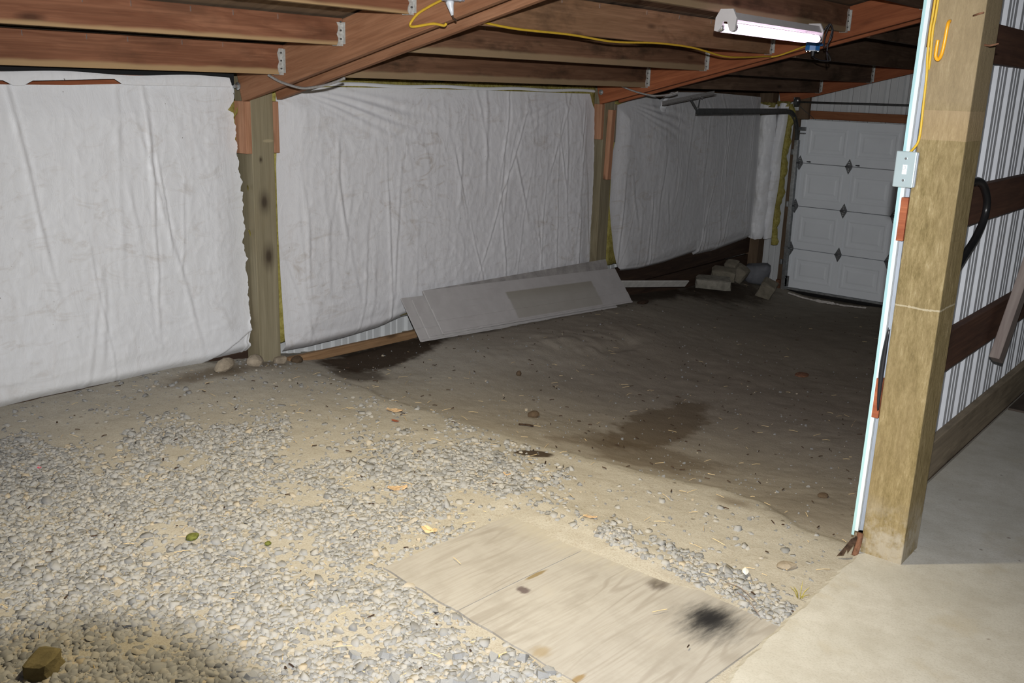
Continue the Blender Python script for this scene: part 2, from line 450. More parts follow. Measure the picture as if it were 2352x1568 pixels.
M['grass'] = plain('yellow_green_grass', (0.42, 0.36, 0.08), 0.7, 0.2, 0.0, 0.3, 30)
M['redbit'] = plain('pink_red_scrap', (0.60, 0.06, 0.11), 0.5, 0.3, 0.0, 0.1, 30)
M['paper'] = plain('torn_white_paper', (0.62, 0.58, 0.54), 0.8, 0.2, 0.0, 0.25, 40)
M['bag'] = plain('grey_plastic_sack', (0.13, 0.135, 0.15), 0.6, 0.3, 0.0, 0.3, 8)
M['dark_plate'] = plain('dark_brown_board', (0.075, 0.06, 0.05), 0.8, 0.2, 0.0, 0.3, 12)

def rock_material(name, c, var=0.35):
    t = NT(name, 0.92, 0.15)
    nz = t.noise(t.per_object(), 14, 6, 0.7); n2 = t.noise(t.coord(), 90, 3, 0.6)
    col = t.ramp(nz, [(0.28, tuple(x * (1 - var) for x in c)), (0.5, c), (0.75, tuple(min(1, x * (1 + var)) for x in c))])
    t.bump(n2, 0.4, 0.006)
    return t.color(col)
M['rock'] = rock_material('grey_tan_rock', (0.33, 0.28, 0.215))
M['block'] = rock_material('broken_concrete', (0.20, 0.18, 0.14))
M['block_pale'] = rock_material('pale_broken_concrete', (0.27, 0.255, 0.215))
M['wet_block'] = rock_material('yellowish_wet_block', (0.17, 0.14, 0.07))
M['clod'] = rock_material('dark_soil_clod', (0.10, 0.07, 0.045))

def gravel_material():
    t = NT('crushed_gravel', 0.9, 0.15)
    at = t.n('ShaderNodeAttribute', attribute_name='tone')
    nz = t.noise(t.coord(), 70, 3, 0.6)
    c = t.ramp(at.outputs['Fac'], [(0.0, (0.19, 0.194, 0.20)), (0.30, (0.285, 0.289, 0.293)), (0.7, (0.335, 0.335, 0.333)), (0.93, (0.365, 0.350, 0.320)), (1.0, (0.42, 0.36, 0.27))])
    c = t.mix(t.ramp(nz, [(0.4, 0.0), (0.7, 0.3)]), c, (0.345, 0.32, 0.275))
    return t.color(c)
M['gravel'] = gravel_material()
M['stone'] = rock_material('crushed_stone', (0.30, 0.303, 0.305), 0.2)

def dirt_material():
    t = NT('dry_sandy_dirt', 0.97, 0.08)
    p = t.coord()
    a = t.noise(p, 1.4, 5, 0.6); b = t.noise(p, 14, 6, 0.7); g = t.noise(p, 160, 3, 0.6); f = t.noise(p, 45, 3, 0.65)
    c = t.ramp(a, [(0.28, (0.385, 0.362, 0.31)), (0.55, (0.435, 0.412, 0.36)), (0.78, (0.47, 0.448, 0.395))])
    at = t.n('ShaderNodeAttribute', attribute_name='gravel')
    c = t.mix(t.math('MULTIPLY', at.outputs['Fac'], 0.55, True), c, (0.30, 0.275, 0.235))
    c = t.mix(t.ramp(b, [(0.35, 0.35), (0.6, 0.0)]), c, (0.335, 0.30, 0.24))
    c = t.mix(t.ramp(f, [(0.60, 0.0), (0.72, 0.45)]), c, (0.20, 0.155, 0.105))
    c = t.mix(t.ramp(g, [(0.35, 0.3), (0.55, 0.0)]), c, (0.20, 0.16, 0.11))
    c = t.mix(t.ramp(g, [(0.64, 0.0), (0.74, 0.5)]), c, (0.50, 0.44, 0.35))
    n1 = t.noise(p, 4.0, 5, 0.65); n2 = t.noise(p, 9.0, 4, 0.6)
    # the lower ground further in is mixed to a darker brown
    dp = t.n('ShaderNodeAttribute', attribute_name='deep')
    c = t.mix(t.math('MULTIPLY', dp.outputs['Fac'], 0.85, True), c, t.ramp(n2, [(0.3, (0.215, 0.182, 0.140)), (0.7, (0.275, 0.236, 0.186))]))
    soil = (0.045, 0.030, 0.019); damp = (0.135, 0.103, 0.068)
    # damp patches of dark earth
    for cxy, rad, rot, col, amt, soft in (
        ((-4.50, 4.15), (0.27, 0.62), 0.15, soil, 0.95, 0.35),
        ((-4.62, 5.0), (0.22, 0.5), 0.05, soil, 0.8, 0.5),
        ((-4.22, 3.66), (0.20, 0.16), 0.3, soil, 0.75, 0.5),
        ((-4.55, 2.98), (0.11, 0.42), 0.05, damp, 0.75, 0.6),
        ((-2.585, 3.34), (0.11, 0.045), 0.55, soil, 0.95, 0.3),
        ((-2.60, 4.55), (0.20, 0.74), 0.15, damp, 0.8, 0.22),
        ((-2.35, 3.95), (0.48, 0.28), 0.2, damp, 0.6, 0.3),
        ((-1.40, 3.78), (0.28, 0.32), -0.2, (0.21, 0.185, 0.15), 0.75, 0.6),
        ((-1.62, 3.52), (0.10, 0.06), 0.2, damp, 0.6, 0.7),
        ((-4.55, 9.0), (0.45, 0.9), 0.0, soil, 0.85, 0.6),
        ((-4.66, 7.7), (0.20, 1.0), 0.0, soil, 0.85, 0.5)):
        mk = t.blot(p, cxy, rad, rot, n1, 0.8, soft)
        c = t.mix(t.math('MULTIPLY', mk, amt), c, col)
    # scattered dark specks of bark and soil
    vo = t.n('ShaderNodeTexVoronoi'); vo.inputs['Scale'].default_value = 11; t.l(p, vo.inputs['Vector'])
    sp = t.math('MULTIPLY', t.ramp(vo.outputs['Distance'], [(0.06, 1.0), (0.13, 0.0)]), t.ramp(n2, [(0.50, 0.0), (0.60, 1.0)]))
    c = t.mix(t.math('MULTIPLY', sp, 0.7), c, (0.07, 0.05, 0.035))
    hgt = t.math('ADD', t.math('MULTIPLY', f, 0.6), t.math('MULTIPLY', g, 0.4))
    t.bump(hgt, 0.5, 0.008)
    return t.color(c)
M['dirt'] = dirt_material()

def concrete_material():
    t = NT('worn_concrete', 0.85, 0.2)
    p = t.coord()
    a = t.noise(p, 2.2, 6, 0.65); b = t.noise(p, 11, 5, 0.7); g = t.noise(p, 140, 3, 0.6)
    c = t.ramp(a, [(0.30, (0.42, 0.405, 0.36)), (0.52, (0.485, 0.472, 0.43)), (0.75, (0.54, 0.525, 0.485))])
    c = t.mix(t.ramp(b, [(0.36, 0.45), (0.58, 0.0)]), c, (0.37, 0.345, 0.295))
    c = t.mix(t.ramp(t.noise(t.mapping(p, (1, 1, 1), (5, 2, 0)), 3.3, 4, 0.6), [(0.58, 0.0), (0.72, 0.5)]), c, (0.40, 0.35, 0.255))
    c = t.mix(t.ramp(g, [(0.36, 0.3), (0.5, 0.0)]), c, (0.30, 0.28, 0.24))
    vo = t.n('ShaderNodeTexVoronoi'); vo.inputs['Scale'].default_value = 9; t.l(p, vo.inputs['Vector'])
    sp = t.math('MULTIPLY', t.ramp(vo.outputs['Distance'], [(0.05, 1.0), (0.09, 0.0)]), t.ramp(b, [(0.5, 0.0), (0.56, 1.0)]))
    c = t.mix(t.math('MULTIPLY', sp, 0.6), c, (0.14, 0.10, 0.08))
    t.bump(t.math('ADD', t.math('MULTIPLY', g, 0.3), t.math('MULTIPLY', b, 0.6)), 0.18, 0.01)
    return t.color(c)
M['concrete'] = concrete_material()
M['chalk'] = rock_material('chipped_concrete', (0.56, 0.55, 0.50), 0.15)

def plywood_material():
    t = NT('weathered_plywood', 0.85, 0.2)
    p = t.coord()     # local X across the sheet, local Y along the grain
    n1 = t.noise(t.mapping(p, (2.6, 0.9, 1)), 1.0, 3, 0.5)
    # cathedral figure: contour lines of a stretched noise field
    fld = t.noise(t.mapping(p, (5.2, 0.75, 1)), 1.0, 2, 0.45, 0.2)
    ph = t.math('MULTIPLY', fld, 85.0)
    wv_ = t.math('MULTIPLY_ADD', t.math('SINE', ph), 0.5); wv_.node.inputs[2].default_value = 0.5
    patch = t.ramp(t.noise(p, 3.1, 3, 0.5), [(0.40, 0.15), (0.62, 1.0)])
    fine = t.noise(t.mapping(p, (90, 5, 1)), 1.0, 3, 0.6)
    blot = t.noise(p, 4.5, 5, 0.65)
    c = t.ramp(n1, [(0.3, (0.36, 0.342, 0.315)), (0.7, (0.395, 0.377, 0.345))])
    c = t.mix(t.math('MULTIPLY', t.math('MULTIPLY', t.ramp(wv_, [(0.0, 1.0), (0.32, 0.0)]), patch), 0.55), c, (0.235, 0.21, 0.18))
    c = t.mix(t.ramp(fine, [(0.35, 0.35), (0.55, 0.0)]), c, (0.27, 0.245, 0.21))
    c = t.mix(t.ramp(blot, [(0.30, 0.6), (0.52, 0.0)]), c, (0.27, 0.25, 0.22))
    c = t.mix(t.ramp(blot, [(0.58, 0.0), (0.78, 0.6)]), c, (0.41, 0.38, 0.33))
    st = t.noise(t.mapping(p, (40, 7, 1)), 1.0, 4, 0.7)
    for cxy, rad, rot, col, amt, soft in (
        ((0.995, 0.57), (0.115, 0.135), 0.0, (0.03, 0.03, 0.033), 0.9, 0.95),
        ((0.975, 0.585), (0.062, 0.085), 0.0, (0.012, 0.012, 0.014), 0.95, 0.9),
        ((0.73, 0.655), (0.045, 0.06), 0.3, (0.07, 0.055, 0.045), 0.85, 0.7),
        ((0.445, 0.255), (0.028, 0.022), 0.0, (0.10, 0.075, 0.075), 0.9, 0.5),
        ((0.405, 0.36), (0.010, 0.06), 0.0, (0.20, 0.145, 0.06), 0.85, 0.4),
        ((0.735, 0.035), (0.035, 0.035), 0.2, (0.27, 0.20, 0.10), 0.6, 0.7),
        ((0.90, 0.012), (0.012, 0.05), 0.0, (0.24, 0.16, 0.06), 0.8, 0.4),
        ((0.22, 0.70), (0.40, 0.16), 0.0, (0.42, 0.39, 0.325), 0.9, 0.9),
        ((0.62, 0.72), (0.22, 0.07), 0.0, (0.42, 0.39, 0.325), 0.8, 0.9)):
        mk = t.blot(p, cxy, rad, rot, st, 0.7, soft)
        c = t.mix(t.math('MULTIPLY', mk, amt), c, col)
    t.bump(fine, 0.15, 0.003)
    return t.color(c)
M['plywood'] = plywood_material()
M['plank_pale'] = plain('pale_painted_plank', (0.62, 0.61, 0.58), 0.7, 0.25, 0.0, 0.15, 14)
M['panel_dusty'] = plain('dusty_grey_panel', (0.34, 0.325, 0.315), 0.75, 0.2, 0.0, 0.28, 9)

def panel_material():
    t = NT('grey_lap_panel', 0.55, 0.35)
    p = t.coord()
    a = t.noise(p, 6, 5, 0.65); s = t.noise(t.mapping(p, (3, 30, 1)), 1.0, 4, 0.6)
    c = t.ramp(a, [(0.3, (0.45, 0.435, 0.43)), (0.7, (0.53, 0.515, 0.51))])
    c = t.mix(t.ramp(s, [(0.58, 0.0), (0.75, 0.35)]), c, (0.30, 0.27, 0.24))
    return t.color(c)
M['panel'] = panel_material()
def panel_stain_material():
    t = NT('grey_lap_panel_weathered', 0.6, 0.3)
    p = t.coord()
    a = t.noise(p, 6, 5, 0.65); s = t.noise(t.mapping(p, (3, 30, 1)), 1.0, 4, 0.6)
    c = t.ramp(a, [(0.3, (0.45, 0.435, 0.43)), (0.7, (0.53, 0.515, 0.51))])
    nz = t.noise(p, 12, 4)
    sx = t.n('ShaderNodeSeparateXYZ'); t.l(p, sx.inputs[0])
    # a rectangle left darker and greener where something lay on it
    kx = t.math('MULTIPLY', t.math('GREATER_THAN', sx.outputs[0], t.math('MULTIPLY_ADD', nz, 0.02)), 1.0)
    rx = t.n('ShaderNodeMapRange', interpolation_type='SMOOTHSTEP'); rx.inputs[1].default_value = 0.86; rx.inputs[2].default_value = 0.83
    t.l(t.math('ABSOLUTE', t.math('SUBTRACT', sx.outputs[0], 0.1985)), rx.inputs[0])
    rx.inputs[1].default_value = 0.580; rx.inputs[2].default_value = 0.555
    ry = t.n('ShaderNodeMapRange', interpolation_type='SMOOTHSTEP'); ry.inputs[1].default_value = 0.120; ry.inputs[2].default_value = 0.108
    t.l(t.math('ABSOLUTE', t.math('ADD', sx.outputs[1], 0.035)), ry.inputs[0])
    mk = t.math('MULTIPLY', rx.outputs[0], ry.outputs[0])
    top = t.n('ShaderNodeMapRange'); top.inputs[1].default_value = -0.02; top.inputs[2].default_value = 0.12; t.l(sx.outputs[1], top.inputs[0])
    c = t.mix(t.math('MULTIPLY', mk, 0.55), c, (0.31, 0.29, 0.235))
    c = t.mix(t.math('MULTIPLY', t.math('MULTIPLY', mk, top.outputs[0]), 0.7), c, (0.26, 0.24, 0.185))
    c = t.mix(t.ramp(s, [(0.6, 0.0), (0.75, 0.3)]), c, (0.30, 0.27, 0.24))
    return t.color(c)
M['panel_stain'] = panel_stain_material()

def sheathing_material():
    t = NT('dark_roof_sheathing', 0.9, 0.15)
    p = t.per_object()
    g = t.noise(t.mapping(p, (24, 1.6, 1)), 1.0, 4, 0.6); b = t.noise(p, 2.2, 5, 0.65)
    c = t.ramp(g, [(0.3, (0.15, 0.105, 0.07)), (0.7, (0.23, 0.165, 0.11))])
    c = t.mix(t.ramp(b, [(0.52, 0.0), (0.66, 0.92)]), c, (0.018, 0.014, 0.012))
    return t.color(c)
M['sheathing'] = sheathing_material()

def tube_material(name, strength, col):
    m = bpy.data.materials.new(name); m.use_nodes = True
    b = m.node_tree.nodes['Principled BSDF']
    b.inputs['Base Color'].default_value = (0.9, 0.9, 0.9, 1)
    b.inputs['Emission Color'].default_value = (*col, 1); b.inputs['Emission Strength'].default_value = strength
    return m
M['tube_a'] = tube_material('pinkish_lit_tube', TUBE_A, (1.0, 0.72, 0.96))
M['tube_b'] = tube_material('warm_lit_bulb', 6.0, (1.0, 0.80, 0.45))

# ------------------------------------------------------------------ the dirt floor
CTRL = np.array([
    (-0.95, 3.36, -.03), (-1.03, 2.6, -.03), (-1.03, 2.0, -.03), (-1.03, 1.0, -.03), (-1.3, 2.9, -.03), (-1.65, 2.5, -.03), (-2.25, 2.1, -.035),
    (-2.2, 2.6, -.03), (-2.4, 1.2, -.05), (-3, 1.5, -.04), (-1.8, 1.2, -.04), (-4, 1.6, 0), (-4.7, 1.0, .022), (-4.7, 1.6, .022), (-4.7, 2.4, .022), (-4.7, 3.0, .02),
    (-4.55, 3.35, -.02), (-3.9, 2.2, 0), (-3.5, 2.6, -.01), (-3, 2.6, -.02), (-2.6, 3.2, -.03), (-3.2, 3.2, -.02), (-3.8, 3.1, -.02),
    (-4.5, 3.8, -.11), (-4.6, 4.4, -.12), (-4.2, 4.2, -.09), (-4.37, 4.55, -.075), (-4.39, 5.2, -.105), (-4.40, 5.8, -.135), (-4.41, 6.4, -.17), (-4.42, 7.03, -.20),
    (-4.72, 5.2, -.12), (-4.72, 6.2, -.15), (-4.72, 7.2, -.22), (-4.72, 8.5, -.33), (-4.72, 9.9, -.40),
    (-4.0, 4.6, -.07), (-3.95, 5.3, -.085), (-4.0, 6.1, -.14), (-3.6, 4.2, -.10), (-3.5, 4.9, -.19), (-3.45, 5.7, -.24), (-3.5, 6.6, -.29),
    (-3.2, 3.9, -.12), (-2.8, 4.4, -.19), (-2.2, 4.1, -.17), (-2.5, 5.5, -.28), (-1.5, 4.3, -.15), (-1.3, 5.5, -.24), (-1.1, 3.8, -.05), (-1.9, 3.85, -.12),
    (-2, 7, -.38), (-3.3, 7.5, -.36), (-3, 9, -.47), (-4.2, 8.6, -.42), (-4.3, 10.0, -.52), (-3.2, 10.1, -.53), (-2.2, 10.2, -.53), (-1.5, 9, -.46), (-1.2, 7.5, -.37),
    (-2.1, 3.45, -.04), (-1.6, 3.45, -.04), (-1.3, 3.3, -.035)])
LIP = np.array([(-4.45, 3.42), (-4.15, 3.43), (-3.92, 3.45), (-3.6, 3.42), (-3.1, 3.45), (-2.70, 3.47), (-2.43, 3.52), (-2.10, 3.57), (-1.94, 3.60), (-1.78, 3.66), (-1.575, 3.63), (-1.34, 3.50), (-1.15, 3.46)])
PLY_O = np.array((-2.269, 2.091)); PLY_U = np.array((0.9962, -0.0872)); PLY_V = np.array((0.0872, 0.9962)); PLY_W, PLY_D = 1.167, 0.718

def ply_uv(x, y):
    dx, dy = x - PLY_O[0], y - PLY_O[1]
    return dx * PLY_U[0] + dy * PLY_U[1], dx * PLY_V[0] + dy * PLY_V[1]

def _tps(P, lam):
    n = len(P); d2 = ((P[:, None, :2] - P[None, :, :2]) ** 2).sum(-1) + 1e-4
    K = 0.5 * d2 * np.log(d2) + lam * np.eye(n); Q = np.concatenate([np.ones((n, 1)), P[:, :2]], 1)
    A = np.block([[K, Q], [Q.T, np.zeros((3, 3))]])
    return np.linalg.solve(A, np.concatenate([P[:, 2], np.zeros(3)]))
TPS = _tps(CTRL, 0.06)

def ground_base(x, y):
    x = np.asarray(x, float); y = np.asarray(y, float)
    d2 = (x[..., None] - CTRL[:, 0]) ** 2 + (y[..., None] - CTRL[:, 1]) ** 2 + 1e-4
    z = (0.5 * d2 * np.log(d2)) @ TPS[:-3] + TPS[-3] + TPS[-2] * x + TPS[-1] * y
    ly = np.interp(x, LIP[:, 0], LIP[:, 1]) + 0.035 * perlin(x * 5, y * 0 + 3.3)
    amp = 0.014 * sstep(-4.5, -4.0, x) * (1 - 0.7 * sstep(-3.6, -3.3, x) * (1 - sstep(-2.8, -2.5, x)))
    z = z - amp * sstep(-0.02, 0.05, y - ly) + amp * 0.55 * np.exp(-((y - ly + 0.07) / 0.10) ** 2)
    return z

def ground(x, y):
    x = np.asarray(x, float); y = np.asarray(y, float)
    z = ground_base(x, y)
    z = z + 0.007 * fbm(x * 1.7, y * 1.7, 3, 1) + 0.0045 * fbm(x * 6, y * 6, 4, 5) + 0.0035 * fbm(x * 25, y * 25, 3, 9)
    # the crusted lump in front of the panels, undercut on its lower right side
    cr = np.exp(-(((x + 3.83) / 0.26) ** 2 + ((y - 5.35) / 0.75) ** 2))
    z = z + 0.035 * cr * (0.6 + 1.0 * np.abs(fbm(x * 5, y * 5, 4, 21)))
    hol = np.exp(-(((x + 3.66) / 0.055) ** 2 + ((y - 5.75 - (x + 3.66) * -1.5) / 0.34) ** 2))
    z = z - 0.045 * hol * (0.55 + 0.9 * np.abs(perlin(x * 9, y * 5, 4)))
    # flatten beside slab and under the plywood sheet
    u, v = ply_uv(x, y)
    dd = np.maximum(np.maximum(-u, u - PLY_W), np.maximum(-v, v - PLY_D))
    k = 1 - sstep(0.0, 0.10, dd)
    z = z * (1 - k) + (-0.032) * k
    # loose dirt swept over the far corner of the sheet
    b = np.exp(-(((u - 0.22) / 0.36) ** 2 + ((v - 0.76) / 0.13) ** 2)) + 0.75 * np.exp(-(((u - 0.62) / 0.22) ** 2 + ((v - 0.76) / 0.075) ** 2))
    z = z + 0.024 * b * (1 + 0.5 * perlin(x * 14, y * 14, 2))
    e = sstep(-1.16, -1.05, x) * (1 - sstep(3.3, 3.5, y))
    z = z * (1 - e) + np.minimum(z, -0.028) * e
    return z

def grid_obj(name, xs, ys, mat):
    X, Y = np.meshgrid(xs, ys); Z = ground(X, Y)
    nx, ny = len(xs), len(ys)
    me = bpy.data.meshes.new(name)
    co = np.stack([X, Y, Z], -1).reshape(-1, 3)
    i = np.arange((ny - 1) * (nx - 1)); r = i // (nx - 1); c = i % (nx - 1); a = r * nx + c
    q = np.stack([a, a + 1, a + nx + 1, a + nx], -1)
    me.vertices.add(len(co)); me.vertices.foreach_set('co', co.ravel())
    me.loops.add(q.size); me.loops.foreach_set('vertex_index', q.ravel())
    me.polygons.add(len(q)); me.polygons.foreach_set('loop_start', np.arange(len(q)) * 4); me.polygons.foreach_set('loop_total', np.full(len(q), 4))
    me.update(calc_edges=True); me.validate()
    me.polygons.foreach_set('use_smooth', np.ones(len(q), bool))
    me.materials.append(mat)
    o = bpy.data.objects.new(name, me)
    return put(o)

xs = np.arange(-4.92, -1.0, 0.022)
ys = np.concatenate([np.arange(0.3, 4.2, 0.018), np.arange(4.2, 7.0, 0.028), np.arange(7.0, 10.45, 0.05)])
floor = grid_obj('floor', xs, ys, M['dirt'])
tag(floor, 'bare tan dirt floor with gravel, sloping down to the garage door', 'floor', kind='structure')

# ------------------------------------------------------------------ concrete slab
def slab():
    V = []; F = []
    yy = np.concatenate([np.arange(-1.5, 0.8, 0.25), np.arange(0.8, 3.42, 0.015), np.arange(3.45, 10.4, 0.25)])
    ex = -1.035 + 0.010 * fbm(yy * 6, yy * 0 + 1, 3, 3) + 0.006 * fbm(yy * 30, yy * 0 + 2, 2, 4)
    ex = ex + 0.035 * np.exp(-((yy - 2.18) / 0.10) ** 2)       # chipped bite beside the plywood
    ex = np.where(yy > 3.36, -1.055, ex)
    for y, x in zip(yy, ex):
        V += [(x - 0.012, y, -0.22), (x - 0.006, y, -0.012), (x + 0.010, y, 0.0), (3.2, y, 0.0)]
    for i in range(len(yy) - 1):
        a = i * 4; b = a + 4
        for k in range(3): F.append((a + k, a + k + 1, b + k + 1, b + k))
    return mesh('floor_slab', V, F, M['concrete'])
s_ = slab()
tag(s_, 'grey concrete slab with chipped edge beside the dirt floor', 'floor', kind='structure')

# ------------------------------------------------------------------ roof frame
RB = lambda x: 1.49 + 0.258 * (x + 4.72)          # underside of the rafters
RT = lambda x: RB(x) + 0.215                      # underside of the sheathing
ceiling = empty('ceiling', (-2.5, 4, 2.2), 'dark stained plywood roof sheathing above the purlins', 'ceiling', kind='structure')
nrm = Vector((-0.258, 0, 1)).normalized()
for j, y0 in enumerate(np.arange(-1.2, 10.4, 2.34)):
    for i, x0 in enumerate((-4.95, -3.76, -2.57, -1.38, -0.19)):
        x1 = x0 + 1.184; y1 = min(y0 + 2.334, 10.45)
        a = Vector(((x0 + x1) / 2, y0 + 0.002, RT((x0 + x1) / 2) + 0.008 + 0.002 * ((i + j) % 2))); b = a.copy(); b.y = y1
        board('sheathing_panel', a, b, 0.012, (x1 - x0) / math.cos(math.atan(0.258)), M['sheathing'], ceiling, up=nrm, bevel=0)

def rafter(y0, y1, x0, x1, mat, label, depth=0.205):
    # raking joist; the low end is cut to follow the slope
    a = (x0, (y0 + y1) / 2, RB(x0) + depth / 2); b = (x1, (y0 + y1) / 2, RB(x1) + depth / 2)
    o = board('rafter', a, b, depth * math.cos(math.atan(0.258)), y1 - y0, mat)
    tag(o, label, 'beam', 'roof rafters')
    return o
R1a = rafter(3.257, 3.295, -4.70, 0.0, M['rafter'], 'orange-brown rafter on the near side of the grey wall post')
R1b = rafter(3.449, 3.487, -4.64, -1.04, M['rafter'], 'rafter close behind the first one, on the far side of the grey wall post')
R2a = rafter(6.762, 6.800, -4.70, 0.0, M['rafter_red'], 'red-brown rafter near side of the second wall post, above the fluorescent light')
R2b = rafter(6.954, 6.992, -4.64, 0.0, M['rafter_red'], 'red-brown rafter far side of the second wall post, half hidden')
R3 = rafter(10.12, 10.16, -4.63, 0.0, M['rafter_red'], 'dark red rafter at the end wall over the garage door')
# bolts through the rafters
for par, loc in ((R1a, (-4.70, 3.25, 1.585)), (R2a, (-4.665, 6.755, 1.60))):
    v, f = tube_vf([Vector(loc) + Vector((0, 0.006, 0)), Vector(loc), Vector(loc) - Vector((0, 0.001, 0)), Vector(loc) - Vector((0, 0.018, 0))], [0.022, 0.022, 0.011, 0.011], 12)
    mesh('bolt', v, f, M['galv'], par)

def purlin(x, zb, y0, y1, mat, label, hang=True, thick=0.042):
    zt = RT(x) - 0.004
    o = board('purlin', (x, y0, (zb + zt) / 2), (x, y1, (zb + zt) / 2), zt - zb, thick, mat)
    tag(o, label, 'joist', 'roof purlins')
    # a joist hanger strap on the far end, and a row of staples along the top
    if hang:
        w = 0.030; s = thick / 2 + 0.0025
        V = []; F = []
        zz = np.linspace(zb - 0.003, zt - 0.02, 7)
        for k, z in enumerate(zz):
            j = 0.006 * math.sin(k * 2.1 + x * 7)
            V += [(x + s, y1 - w - 0.004 + j, z), (x + s, y1 - 0.001, z)]
        for k in range(6): F.append((2 * k, 2 * k + 1, 2 * k + 3, 2 * k + 2))
        n0 = len(V)
        V += [(x - s, y1 - w, zb - 0.003), (x - s, y1 - 0.001, zb - 0.003), (x - s, y1 - w, zt - 0.02), (x - s, y1 - 0.001, zt - 0.02)]
        F += [(0, n0, n0 + 1, 1), (n0, n0 + 2, n0 + 3, n0 + 1)]
        h = mesh('hanger', V, F, M['hanger'], o)
        sm = h.modifiers.new('thick', 'SOLIDIFY'); sm.thickness = 0.003
        # flange nailed to the rafter face
        v, f = box_vf(0.026, 0.003, (zt - zb) * 0.8)
        mesh('hanger_flange', v, f, M['hanger'], o, Matrix.Translation((x + s + 0.004, y1 - 0.0025, zb + (zt - zb) * 0.45)))
        for k in range(3):
            v, f = tube_vf([(x + s, y1 - 0.018, zb + 0.03 + 0.04 * k), (x + s + 0.006, y1 - 0.018, zb + 0.03 + 0.04 * k)], 0.005, 6)
            mesh('nail', v, f, M['dark_steel'], h)
    return o

B1 = [(-4.310, 1.655, 'lowest purlin of the first bay, resting over the white wall insulation', 'fir_left'),
      (-3.830, 1.803, 'second purlin up in the first bay, knotty brown', 'fir_left'),
      (-3.335, 1.940, 'third purlin up in the first bay, cut off by the top of the picture', 'fir_left'),
      (-2.840, 2.075, 'fourth purlin up in the first bay, above the gravel', 'fir_left')]
for x, z, lb, mt in B1: purlin(x, z, -0.6, 3.256, M[mt], lb)
B2 = [(-4.240, 1.650, 'lowest purlin of the middle bay, stained black, over the second insulation sheet', 'fir_mid'),
      (-3.725, 1.787, 'second purlin up in the middle bay, dull brown', 'fir_mid'),
      (-3.205, 1.912, 'pale purlin of the middle bay with yellow cable hung along it', 'fir_pale'),
      (-2.665, 2.061, 'purlin of the middle bay that carries the fluorescent light', 'fir_mid'),
      (-2.150, 2.200, 'uppermost dark purlin visible in the middle bay', 'fir_dark')]
for x, z, lb, mt in B2: purlin(x, z, 3.486, 6.761, M[mt], lb)
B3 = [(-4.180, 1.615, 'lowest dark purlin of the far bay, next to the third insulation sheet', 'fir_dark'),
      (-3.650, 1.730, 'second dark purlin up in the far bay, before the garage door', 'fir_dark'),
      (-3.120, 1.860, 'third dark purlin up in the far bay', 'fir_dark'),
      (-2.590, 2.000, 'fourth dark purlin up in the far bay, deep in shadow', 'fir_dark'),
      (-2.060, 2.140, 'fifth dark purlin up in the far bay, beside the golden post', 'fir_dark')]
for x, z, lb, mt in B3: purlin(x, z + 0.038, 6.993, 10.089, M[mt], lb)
# staples along the top edge of the first-bay purlins
st_v, st_f = box_vf(0.003, 0.003, 0.022)
st_mesh = None
for (x, z, lb, mt), par in zip(B1[:2] + B2[1:3], [o for o in bpy.data.objects if o.name.startswith('purlin')][:2] + [o for o in bpy.data.objects if o.get('label') in (B2[1][2], B2[2][2])]):
    ys_ = np.arange(1.7, 3.1, 0.24) if (x, z) in [(b[0], b[1]) for b in B1] else np.arange(3.75, 6.6, 0.42)
    for y in ys_:
        me = bpy.data.meshes.new('staple') if st_mesh is None else st_mesh
        if st_mesh is None:
            me.from_pydata(st_v, [], st_f); me.materials.append(M['bright_steel']); st_mesh = me
        o = bpy.data.objects.new('staple', st_mesh)
        put(o, Matrix.Translation((x + 0.0225, y + random.uniform(-.04, .04), RT(x) - 0.022)), par)

# ------------------------------------------------------------------ posts along the insulated wall
def post(name, x0, x1, y0, y1, z0, z1, mat, label, cat='post', group='barn posts'):
    """vertical timber with local X running up it"""
    c = Vector(((x0 + x1) / 2, (y0 + y1) / 2, 0))
    o = board(name, (c.x, c.y, z0), (c.x, c.y, z1), x1 - x0, y1 - y0, mat, up=(1, 0, 0), bevel=0.004)
    if label: tag(o, label, cat, group)
    return o
P1 = post('wall_post', -4.80, -4.65, 3.295, 3.447, -0.30, 1.74, M['post_knots'], 'grey-green treated wall post between the first two insulation sheets')
board('cleat', (-4.705, 3.276, 1.215), (-4.705, 3.276, 1.505), 0.115, 0.038, M['cleat'], P1, up=(1, 0, 0))
board('cleat', (-4.705, 3.466, 1.215), (-4.705, 3.466, 1.505), 0.115, 0.038, M['cleat'], P1, up=(1, 0, 0))
P2 = post('wall_post', -4.80, -4.65, 6.800, 6.952, -0.45, 1.74, M['post_grey'], 'shaded wall post between the second and third insulation sheets')
board('cleat', (-4.705, 6.781, 1.215), (-4.705, 6.781, 1.505), 0.115, 0.038, M['cleat'], P2, up=(1, 0, 0))
board('cleat', (-4.705, 6.971, 1.190), (-4.705, 6.971, 1.505), 0.115, 0.038, M['skirt'], P2, up=(1, 0, 0))
o = board('nailer', (-4.627, 6.862, 0.88), (-4.627, 6.882, 1.46), 0.046, 0.055, M['cleat'], P2, up=(1, 0, 0))
P3 = post('wall_post', -4.80, -4.645, 10.00, 10.15, -0.7, 1.74, M['jamb'], 'dark corner post under the rolled insulation by the garage door')

